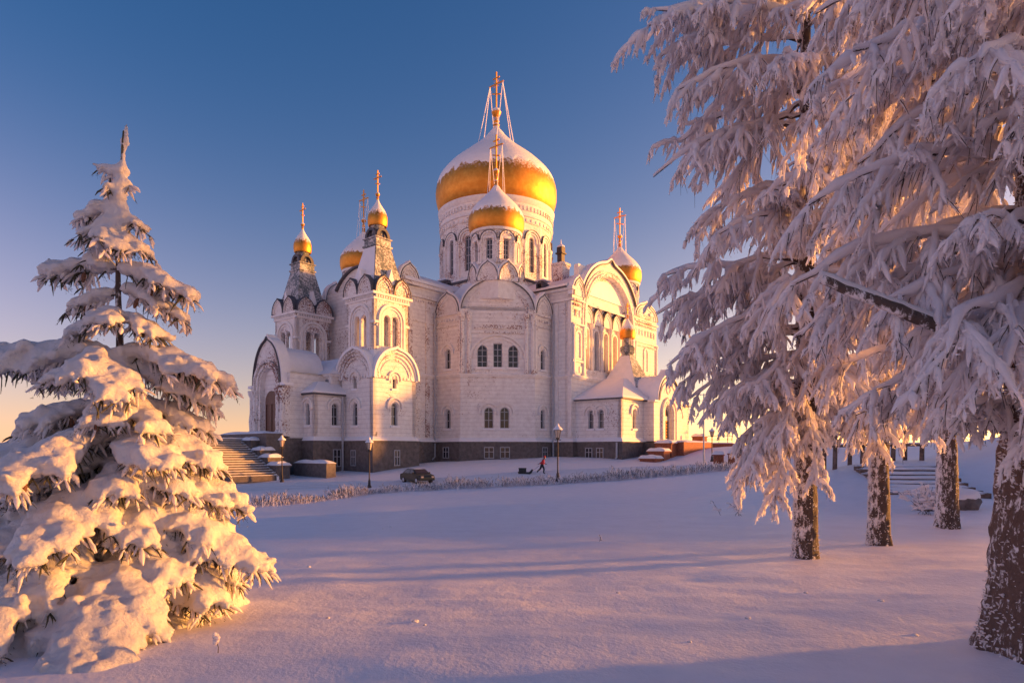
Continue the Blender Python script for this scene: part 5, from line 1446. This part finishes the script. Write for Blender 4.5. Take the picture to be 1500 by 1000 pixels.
bw = empty('brick_wall', (28.3, 94.0, gz(28.3, 94.0) - 0.5), R(-5)); tag(bw, 'low red brick wall with iron rail behind the snow bank', 'wall')
m = MB(); m.box(0.6, 4.6, -0.25, 0.25, 0, 1.2); o = m.build('wall', M['brick'], bw); snow_pad('snow', 0.6, 4.6, -0.25, 0.25, 1.2, 0.15, o)
for z in (1.75, 2.3):
    m = MB(); m.tube([(0.3, 0, z), (4.4, 0, z)], 0.04, 6); m.build('rail', M['iron'], bw)
for x in (0.6, 2.4, 4.3):
    m = MB(); m.tube([(x, 0, 1.2), (x, 0, 2.35)], 0.04, 6); m.build('post', M['iron'], bw)

# old street lanterns
def make_lantern():
    e = empty('street_lantern', (0, 0, 0))
    m = MB(); m.lathe([(0.22, -0.6), (0.22, 0.15), (0.14, 0.25), (0.12, 0.7), (0.08, 0.8), (0.062, 1.0), (0.055, 3.6), (0.09, 3.65), (0.05, 3.72)], 10); m.build('post', M['iron'], e, smooth=True)
    m = MB(); m.box(-0.30, 0.30, -0.025, 0.025, 3.60, 3.66); m.lathe([(0.16, 3.68), (0.20, 3.74), (0.18, 3.82)], 6); m.build('bracket', M['iron'], e)
    m = MB(); m.lathe([(0.17, 3.82), (0.31, 4.48)], 6); g = m.build('lamp_glass', M['lampglass'], e)
    m = MB()
    for k in range(6):
        a = 2 * math.pi * k / 6; m.tube([(0.175 * math.cos(a), 0.175 * math.sin(a), 3.82), (0.318 * math.cos(a), 0.318 * math.sin(a), 4.48)], 0.018, 5)
    m.build('lamp_frame', M['iron'], e)
    m = MB(); m.lathe([(0.33, 4.46), (0.36, 4.5), (0.22, 4.66), (0.10, 4.78), (0.10, 4.86), (0.02, 4.95)], 6); m.build('lamp_cap', M['iron'], e)
    m = MB(); m.lathe([(0.39, 4.49), (0.43, 4.54), (0.34, 4.66), (0.22, 4.76), (0.13, 4.84), (0.12, 4.95), (0.03, 5.05)], 12); m.build('snow', M['roof_snow'], e, smooth=True)
    return e
lan = make_lantern()
LP = [(541, 60.0, 640, 'old street lantern with a snow cap rising from the hedge by the parked car'),
      (817, 59.5, 620, 'old street lantern with a snow cap ahead of the person pulling a sled'),
      (413, 66.0, 637, 'old street lantern at the foot of the entrance staircase'),
      (1043, 74.0, 626, 'old street lantern beside the red brick piers')]
for i, (px, Y, top, lab) in enumerate(LP):
    o = lan if i == 0 else copy_tree(lan)
    X = (px - 750) / 926 * Y; z0 = gz(X, Y); zt_ = CAMZ + (660 - top) / 926 * Y
    k = (zt_ - z0) / 5.05
    o.location = (X, Y, z0); o.scale = (max(0.95, k), max(0.95, k), k); o.rotation_euler = (0, 0, R(20 * i))
    tag(o, lab, 'street lamp', 'old street lanterns along the road')
# floodlight mast
X, Y = (1031 - 750) / 926 * 62, 62.0; z0 = gz(X, Y) - 0.2
e = empty('floodlight_mast', (X, Y, z0)); tag(e, 'tall thin steel mast with two small floodlights on top', 'light mast')
H_ = CAMZ + 5.6 - z0
m = MB(); m.tube([(0, 0, 0), (0, 0, H_)], [0.085, 0.06], 8); m.build('mast', M['pipe'], e, smooth=True)
m = MB(); m.tube([(-0.5, 0, H_ - 0.1), (1.2, 0, H_ - 0.1)], 0.035, 6); m.build('crossarm', M['pipe'], e)
for x in (0.55, 1.05):
    m = MB(); m.box(x - 0.2, x + 0.2, -0.12, 0.12, H_ - 0.38, H_ - 0.12); o = m.build('floodlight', M['iron'], e); snow_pad('snow', x - 0.2, x + 0.2, -0.12, 0.12, H_ - 0.12, 0.1, o, 0.02)
# twin-arm lamp far off
X, Y = (1066 - 750) / 926 * 98, 98.0; z0 = gz(X, Y) - 0.2; H_ = CAMZ + 3.2 - z0
e = empty('twin_arm_lamp', (X, Y, z0)); tag(e, 'distant street lamp with two level arms in the glow', 'street lamp')
m = MB(); m.tube([(0, 0, 0), (0, 0, H_)], [0.09, 0.06], 8); m.build('post', M['pipe'], e)
for sx in (-1, 1):
    m = MB(); m.tube([(0, 0, H_ - 0.05), (sx * 0.9, 0, H_)], 0.05, 6); m.build('arm', M['pipe'], e)
    m = MB(); m.box(min(sx * 0.6, sx * 1.15), max(sx * 0.6, sx * 1.15), -0.15, 0.15, H_ - 0.02, H_ + 0.14); m.build('lamp_head', M['iron'], e)

# ---------------------------------------------------------------- hedge of frosted twigs
def build_hedge():
    rng = np.random.default_rng(8)
    path = np.array([(-24, 41), (-20, 43.5), (-15.8, 47.5), (-13.0, 53.5), (-9, 56), (-5, 57), (-1, 57.4), (4, 57.2), (9.5, 57.4), (15, 58.5), (21, 60.5)], float)
    seg = np.r_[0, np.cumsum(np.linalg.norm(np.diff(path, axis=0), axis=1))]
    n = 3800; d = rng.uniform(0, seg[-1], n)
    d = d[fbm(np.stack([d * 0.55, 0 * d, 0 * d], -1), 2, 4) > -0.35]; n = len(d)
    x = np.interp(d, seg, path[:, 0]) + rng.normal(0, 0.45, n); y = np.interp(d, seg, path[:, 1]) + rng.normal(0, 0.55, n)
    z = ground_np(x, y) - 0.05
    hgt = (0.50 + 0.5 * fbm(np.stack([d * 0.7, 0 * d, 0 * d], -1), 3, 7)) * rng.uniform(0.5, 1.5, n)
    S = np.stack([x, y, z], -1); D = norm(np.stack([rng.normal(0, 0.28, n), rng.normal(0, 0.28, n), np.ones(n)], -1))
    P = curve_pts(S, D, hgt, np.full(n, -0.05), 4, rng, 0.05)
    e = empty('hedge', (0, 57, gz(0, 57))); tag(e, 'long low hedge of bare twigs whitened by frost along the road', 'hedge')
    V, Q = tubes(P, rng.uniform(0.016, 0.034, n)[:, None] * np.array([[0.8, 1.0, 0.9, 0.3]]), 4, 0.2, 2)
    o = link_mesh('frosted_twigs', np_mesh('frosted_twigs', V - np.array(e.location), Q), M['rime'], e); o['kind'] = 'stuff'
    S2, D2, L2, _ = sprout(P, hgt, 2, rng, 0.2, 0.9, 0.8, 0.5, -0.2, 0.5)
    P2 = curve_pts(S2, D2, L2, np.zeros(len(L2)), 3, rng, 0.05)
    V, Q = tubes(P2, np.full(P2.shape[:2], 0.011), 3, 0.1, 2)
    o = link_mesh('bare_twigs', np_mesh('bare_twigs', V - np.array(e.location), Q), M['twig'], e); o['kind'] = 'stuff'
build_hedge()

# ---------------------------------------------------------------- parked car
def make_car(label, loc, heading, body):
    e = empty('parked_car', loc, heading); tag(e, label, 'car')
    # side profile (x forward, z up)
    prof = [(-2.0, 0.32), (-2.05, 0.62), (-1.98, 0.86), (-1.55, 0.92), (-1.05, 1.33), (-0.75, 1.40), (0.25, 1.40), (0.50, 1.34), (1.08, 0.93), (1.85, 0.80), (2.05, 0.62), (2.05, 0.34), (1.6, 0.26), (-1.6, 0.26)]
    vs = []; hw = 0.82
    rings = [(-hw, 0.90, 0.04), (-hw * 0.96, 1.0, 0.0), (hw * 0.96, 1.0, 0.0), (hw, 0.90, 0.04)]
    n = len(prof)
    for yy, sc, dz in rings:
        for x, z in prof:
            inn = 0.14 if z > 1.0 else 0.0
            vs.append((x * (0.985 if abs(sc - 0.9) < 1e-6 else 1.0), yy - math.copysign(inn, yy), z - (0.03 if abs(sc - 0.9) < 1e-6 and z > 1.2 else 0)))
    fs = []
    for r in range(3):
        for k in range(n): fs.append((r * n + k, r * n + (k + 1) % n, (r + 1) * n + (k + 1) % n, (r + 1) * n + k))
    fs += [tuple(range(n)), tuple(reversed(range(3 * n, 4 * n)))]
    m = MB(); m.add(vs, fs); m.build('body', body, e, bevel=0.03)
    def quad(name, pts, mat, th=0.015):
        nrm = (Vector(pts[1]) - Vector(pts[0])).cross(Vector(pts[2]) - Vector(pts[0])).normalized() * th
        a = [Vector(p) for p in pts]; b = [p + nrm for p in a]; k = len(a); mm = MB()
        mm.add([tuple(p) for p in a + b], [tuple(range(k)), tuple(range(2 * k - 1, k - 1, -1))] + [(i, (i + 1) % k, (i + 1) % k + k, i + k) for i in range(k)])
        return mm.build(name, M[mat], e)
    quad('windscreen', [(1.03, -0.68, 0.975), (1.03, 0.68, 0.975), (0.54, 0.60, 1.325), (0.54, -0.60, 1.325)], 'pane')
    quad('rear_window', [(-1.52, 0.66, 0.96), (-1.52, -0.66, 0.96), (-1.08, -0.6, 1.315), (-1.08, 0.6, 1.315)], 'pane')
    for sy in (-1, 1):
        for xa, xb, xc, xd in ((-0.02, 0.88, 0.42, -0.02), (-1.25, -0.1, -0.1, -0.92)):
            p = [(xa, sy * 0.80, 0.97), (xb, sy * 0.80, 0.97), (xc, sy * 0.70, 1.31), (xd, sy * 0.70, 1.31)]
            quad('side_window', p if sy < 0 else p[::-1], 'pane')
        m = MB(); m.box(0.72, 0.88, min(sy * 0.83, sy * 1.0), max(sy * 0.83, sy * 1.0), 0.93, 1.08); m.build('mirror', M['iron'], e, bevel=0.02)
        m = MB(); m.box(1.98, 2.07, min(sy * 0.45, sy * 0.74), max(sy * 0.45, sy * 0.74), 0.56, 0.72); m.build('headlight', M['lampglass'], e)
        for x in (-1.3, 1.3):
            m = MB(); yy0, yy1 = sorted((sy * 0.62, sy * 0.85))
            pr = [(0.30 * math.cos(2 * math.pi * k / 20), 0.30 * math.sin(2 * math.pi * k / 20)) for k in range(20)]
            m.add([(x + a, yy, 0.30 + b2) for yy in (yy0, yy1) for a, b2 in pr], [(k, (k + 1) % 20, 20 + (k + 1) % 20, 20 + k) for k in range(20)] + [tuple(range(20)), tuple(range(39, 19, -1))])
            w_ = m.build('wheel', M['twig'], e)
            m = MB(); yy = sy * 0.856; m.add([(x + a * 0.62, yy, 0.30 + b2 * 0.62) for a, b2 in pr] + [(x, sy * 0.87, 0.30)], [(k, (k + 1) % 20, 20) for k in range(20)]); m.build('rim', M['pipe'], w_)
    snow_pad('roof_snow', -0.9, 0.4, -0.6, 0.6, 1.405, 0.05, e, 0.0)
    return e
simple('carpaint', (0.045, 0.05, 0.042), 0.35, 0.3, var=0.15, scale=3)
simple('carpaint2', (0.13, 0.13, 0.12), 0.4, 0.3, var=0.15, scale=3)
X, Y = (611 - 750) / 926 * 63.0, 63.0
make_car('dark olive hatchback parked behind the frosted hedge', (X, Y, gz(X, Y) + 0.05), R(-52), M['carpaint'])
X, Y = (6 - 750) / 926 * 47, 47.0
make_car('grey car parked beyond the snow-laden spruce', (X, Y, gz(X, Y)), R(-150), M['carpaint2'])

# ---------------------------------------------------------------- person pulling a sled
def skin(name, verts, edges, mat, parent, root=0, sub=2):
    me = bpy.data.meshes.new(name)
    me.from_pydata([v[:3] for v in verts], edges, [])
    o = link_mesh(name, me, mat, parent)
    o.modifiers.new('skin', 'SKIN'); me.skin_vertices or None
    sv = me.skin_vertices[0].data
    for i, v in enumerate(verts):
        sv[i].radius = (v[3] * 1.2, (v[3] if len(v) < 5 else v[4]) * 1.2); sv[i].use_root = (i == root)
    s = o.modifiers.new('sub', 'SUBSURF'); s.levels = sub; s.render_levels = sub
    return o
simple('redcloth', (0.42, 0.03, 0.06), 0.9, var=0.2, scale=10)
simple('darkcloth', (0.025, 0.025, 0.035), 0.9, var=0.2, scale=10)
simple('skintone', (0.45, 0.26, 0.19), 0.6, var=0.05)
simple('darkplastic', (0.02, 0.024, 0.028), 0.5, var=0.2, scale=6)
X, Y = (794 - 750) / 926 * 66.0, 66.0
pz = gz(X, Y)
PE = empty('person', (X, Y, pz + 0.05)); PE.scale = (1.06, 1.25, 1.04); tag(PE, 'person in red jacket and cap leaning forward while pulling a sled', 'person')
# x = walking direction (to the right); body in dark trousers
bv = [(0, 0, 0.90, .15, .12), (0.05, 0, 1.05, .14, .12), (0.13, 0, 1.28, .15, .13), (0.18, 0, 1.42, .07), (0.22, 0, 1.52, .06), (0.25, 0, 1.62, .10, .085), (0.27, 0, 1.72, .085),
      (0.02, -0.10, 0.84, .10), (0.20, -0.11, 0.48, .075), (0.14, -0.11, 0.10, .05), (0.30, -0.11, 0.04, .045),
      (-0.04, 0.10, 0.84, .10), (-0.16, 0.11, 0.47, .075), (-0.48, 0.11, 0.20, .05), (-0.44, 0.11, 0.05, .045)]
be = [(0, 1), (1, 2), (2, 3), (3, 4), (4, 5), (5, 6), (0, 7), (7, 8), (8, 9), (9, 10), (0, 11), (11, 12), (12, 13), (13, 14)]
body = skin('body', bv, be, M['darkcloth'], PE)
jv = [(0.0, 0, 0.86, .175, .15), (0.05, 0, 1.02, .165, .145), (0.12, 0, 1.26, .175, .15), (0.17, 0, 1.40, .12, .1), (0.10, -0.19, 1.34, .075), (-0.08, -0.23, 1.10, .062), (-0.30, -0.20, 0.98, .05), (0.10, 0.19, 1.34, .075), (0.16, 0.25, 1.08, .062), (0.34, 0.20, 0.98, .05)]
je = [(0, 1), (1, 2), (2, 3), (2, 4), (4, 5), (5, 6), (2, 7), (7, 8), (8, 9)]
skin('jacket', jv, je, M['redcloth'], PE)
head = MB(); head.lathe([(0.02, 1.49), (0.07, 1.52), (0.088, 1.58), (0.092, 1.63), (0.08, 1.68), (0.03, 1.72)], 16, (0.26, 0)); h = head.build('face', M['skintone'], PE, smooth=True)
m = MB(); m.lathe([(0.10, 1.64), (0.112, 1.68), (0.10, 1.75), (0.05, 1.80), (0.01, 1.81)], 16, (0.25, 0)); m.build('cap', M['redcloth'], PE, smooth=True)
for (hx, hy, hz, dx) in ((-0.30, -0.20, 0.98, -1), (0.34, 0.20, 0.98, 1)):
    hv = [(hx, hy, hz, .04), (hx + dx * 0.09, hy, hz - 0.02, .042, .022)]; he = [(0, 1)]
    for f in range(4):
        a = len(hv); yy = hy - 0.03 + 0.02 * f; L_ = (0.06, 0.07, 0.065, 0.05)[f]
        hv += [(hx + dx * (0.10 + L_ * 0.5), yy, hz - 0.035, .010), (hx + dx * (0.10 + L_ * 0.7), yy, hz - 0.075, .008)]; he += [(1, a), (a, a + 1)]
    a = len(hv); hv += [(hx + dx * 0.07, hy + 0.05, hz - 0.03, .012), (hx + dx * 0.11, hy + 0.055, hz - 0.055, .009)]; he += [(0, a), (a, a + 1)]
    skin('hand', hv, he, M['darkcloth'], PE, sub=1)
SX = (770 - 750) / 926 * 66.0
SL = empty('cargo_sled', (SX, Y, gz(SX, Y))); tag(SL, 'black plastic cargo sled with upturned bow pulled across the snow', 'sled')
m = MB(); m.ext(Frame((0, 0), (1, 0), (0, -1)), [(-0.75, 0.02), (0.35, 0.02), (0.62, 0.20), (0.78, 0.52), (0.66, 0.55), (0.40, 0.30), (0.3, 0.26), (-0.8, 0.30)], (), -0.32, 0.32); m.build('hull', M['darkplastic'], SL, bevel=0.02)
m = MB(); m.tube([(0.72, 0.0, 0.45), (1.0, -0.05, 0.62), (PE.location.x - SX - 0.34, -0.2, 0.94)], 0.012, 5); m.build('rope', M['darkcloth'], SL)
BX = empty('cargo_box', (SX, Y, gz(SX, Y) + 0.29)); tag(BX, 'dark square box riding on the black sled', 'box')
m = MB(); m.box(-0.72, 0.06, -0.27, 0.27, 0.0, 0.36); m.build('box', M['darkplastic'], BX, bevel=0.02)
m = MB(); m.box(-0.75, 0.09, -0.3, 0.3, 0.36, 0.42); m.build('lid', M['darkplastic'], BX, bevel=0.02)

# ---------------------------------------------------------------- small things on the right
def boulder(x, y, r, seed, label):
    import bmesh
    bm = bmesh.new(); bmesh.ops.create_icosphere(bm, subdivisions=3, radius=r)
    V = np.array([v.co for v in bm.verts]); F = np.array([[v.index for v in f.verts] for f in bm.faces]); bm.free()
    V = V * (1 + 0.45 * fbm(V / r * 1.5, 3, seed)[:, None]) * np.array([1.0, 0.95, 0.95])
    e = empty('boulder', (x, y, gz(x, y))); tag(e, label, 'boulder')
    link_mesh('stone', np_mesh('stone', V + np.array([0, 0, r * 0.2]), F), M['boulder'], e)
    S = V[:, 2] > r * 0.30; V2 = V * np.array([1.02, 1.02, 1.0]); V2 = np.where(S[:, None], V2 + np.array([0, 0, 0.06]), V * 0.9)
    link_mesh('snow', np_mesh('snow', V2 + np.array([0, 0, r * 0.2]), F), M['roof_snow'], e)
boulder(12.35, 18.6, 0.40, 3, 'dark boulder with a snow cap beside the frosted shrub')
boulder(13.25, 18.6, 0.46, 9, 'brown boulder half buried in snow behind the tree trunk')

def twig_plant(name, x, y, n, h, spread, label, cat, seed, fat=0.02):
    rng = np.random.default_rng(seed); e = empty(name, (x, y, gz(x, y))); tag(e, label, cat)
    S = np.stack([rng.normal(0, spread * 0.25, n), rng.normal(0, spread * 0.25, n), np.full(n, -0.03)], -1)
    D = norm(np.stack([rng.normal(0, spread, n), rng.normal(0, spread, n), np.ones(n)], -1))
    L = rng.uniform(0.6, 1.1, n) * h; P = curve_pts(S, D, L, np.full(n, 0.1), 8, rng, 0.05)
    V, Q = tubes(P, np.full(P.shape[:2], 0.006), 4); o = link_mesh('stems', np_mesh('stems', V, Q), M['twig'], e); o['kind'] = 'stuff'
    S2, D2, L2, _ = sprout(P, L, 10, rng, 0.25, 1.0, 0.7, 0.7, 0.1, 0.35); P2 = curve_pts(S2, D2, L2, np.full(len(L2), 0.3), 6, rng, 0.05)
    V, Q = sleeves(P2, np.full(len(L2), fat) * (0.6 + L2 / h), rng); o = link_mesh('rime', np_mesh('rime', V, Q), M['rime'], e); o['kind'] = 'stuff'
twig_plant('frosted_shrub', 11.6, 17.6, 16, 1.1, 0.5, 'small white frosted shrub beside the boulders', 'shrub', 4, 0.045)
twig_plant('young_shoot', 6.2, 17.5, 5, 0.7, 0.5, 'low frosted twig poking out of the open snow', 'shrub', 6, 0.02)
# snow-capped dry stalk in the foreground
X, Y = (319 - 750) / 926 * 5.15, 5.15
e = empty('dry_stalk', (X, Y, gz(X, Y))); tag(e, 'thin dry stalk with a fluffy knob of snow in the foreground', 'plant')
m = MB(); m.tube([(0, 0, -0.05), (0.005, 0, 0.05), (-0.01, 0, 0.10)], 0.003, 5); m.build('stem', M['twig'], e)
rs = random.Random(3); m = MB()
for k in range(9):
    c = (rs.uniform(-.018, .018) - 0.012, rs.uniform(-.015, .015), 0.09 + 0.010 * k * 0.9); r_ = rs.uniform(0.016, 0.028) * (1.1 - 0.05 * k)
    m.lathe([(0.001, c[2] - r_), (r_ * 0.7, c[2] - r_ * 0.7), (r_, c[2]), (r_ * 0.7, c[2] + r_ * 0.7), (0.001, c[2] + r_)], 10, c[:2])
m.build('snow_knob', M['rime'], e, smooth=True)

# snowy steps up the bank and the timber shelter behind the trees
e = empty('bank_steps', (14.2, 21.0, gz(14.2, 21.0)), R(-14)); tag(e, 'wide snow-covered steps climbing the bank behind the trees', 'steps')
for k in range(8):
    wx, wy = 14.2 + math.sin(R(14)) * (k * 0.55 + 0.3), 21.0 + math.cos(R(14)) * (k * 0.55 + 0.3)
    zt_ = max(gz(wx, wy), gz(wx - 1.2, wy), gz(wx + 1.2, wy)) - e.location.z + 0.03
    m = MB(); m.box(-1.5 + 0.05 * (k % 2), 1.5, k * 0.55, k * 0.55 + 0.58, zt_ - 0.6, zt_); o = m.build('step', M['timber'], e)
    snow_pad('step_snow', -1.5, 1.5, k * 0.55 + 0.02, k * 0.55 + 0.56, zt_, 0.10, o, 0.04)
sh = empty('timber_shelter', (15.9, 27.5, gz(15.9, 27.5) - 0.1), R(-14)); tag(sh, 'dark rough timber shelter with snowy roof behind the grove', 'shelter')
for x in (-1.7, -0.6, 0.6, 1.7):
    for y in (0, 2.0):
        m = MB(); m.tube([(x, y, -0.3), (x + 0.03, y, 1.3), (x, y, 2.5)], [0.1, 0.09, 0.1], 8); m.build('post', M['timber'], sh)
for z in (0.8, 1.3):
    m = MB(); m.tube([(-1.9, -0.05, z), (1.9, -0.05, z + 0.05)], 0.06, 7); m.build('rail', M['timber'], sh)
for xa, xb in ((-1.7, -0.6), (0.6, 1.7), (-0.6, 0.6)):
    m = MB(); m.tube([(xa, -0.04, 0.8), (xb, -0.04, 2.3)], 0.055, 7); m.build('brace', M['timber'], sh)
for k in range(8):
    m = MB(); m.tube([(-2.1 + k * 0.6, -0.5, 2.3), (-2.1 + k * 0.6, 1.0, 3.3), ], 0.05, 6); m.build('rafter', M['timber'], sh)
m = MB(); m.add([(-2.3, -0.7, 2.25), (2.3, -0.7, 2.25), (2.3, 1.0, 3.4), (-2.3, 1.0, 3.4), (2.3, 2.7, 2.25), (-2.3, 2.7, 2.25)], [(0, 1, 2, 3), (3, 2, 4, 5)]); o = m.build('roof', M['timber'], sh)
sd = o.modifiers.new('s', 'SOLIDIFY'); sd.thickness = 0.08
m = MB(); m.add([(-2.4, -0.8, 2.36), (2.4, -0.8, 2.36), (2.4, 1.0, 3.52), (-2.4, 1.0, 3.52), (2.4, 2.8, 2.36), (-2.4, 2.8, 2.36)], [(0, 1, 2, 3), (3, 2, 4, 5)]); o2 = m.build('roof_snow', M['roof_snow'], o)
sd = o2.modifiers.new('s', 'SOLIDIFY'); sd.thickness = 0.22; sd.offset = 1

# crumbs of snow dropped from the boughs
def clump_mesh(seed):
    import bmesh
    bm = bmesh.new(); bmesh.ops.create_icosphere(bm, subdivisions=3, radius=1.0)
    V = np.array([v.co for v in bm.verts]); F = np.array([[v.index for v in f.verts] for f in bm.faces]); bm.free()
    V = V * (1 + 0.35 * fbm(V * 1.6, 3, seed)[:, None]) * np.array([1, 1, 0.6])
    return np_mesh('snow_clump', V, F)
cms = [clump_mesh(k) for k in range(3)]
rc = random.Random(12)
for i, (px, py, r_) in enumerate([(608, 910, 0.035), (622, 915, 0.018), (570, 771, 0.06), (560, 774, 0.03), (1095, 905, 0.03), (1290, 880, 0.035), (1180, 868, 0.025), (905, 868, 0.02), (480, 905, 0.022), (1010, 940, 0.02), (1340, 930, 0.03), (450, 830, 0.03)]):
    Y = 926 * 1.72 / (py - 660)
    for _ in range(4): X = (px - 750) / 926 * Y; Y = 926 * (CAMZ - gz(X, Y)) / (py - 660)
    o = link_mesh('snow_clump', cms[i % 3], M['snow']); o.location = (X, Y, gz(X, Y) + r_ * 0.1); o.scale = (r_, r_, r_); o.rotation_euler = (0, 0, rc.uniform(0, 6))
    tag(o, 'small crumb of fallen snow lying on the smooth snowfield', 'snow clump', 'crumbs of snow on the snowfield')
X, Y = (880 - 750) / 926 * 13.0, 13.0
twig_plant('dry_twig', X, Y, 2, 0.22, 0.3, 'tiny lone dry twig sticking out of the smooth snowfield', 'twig', 9, 0.006)
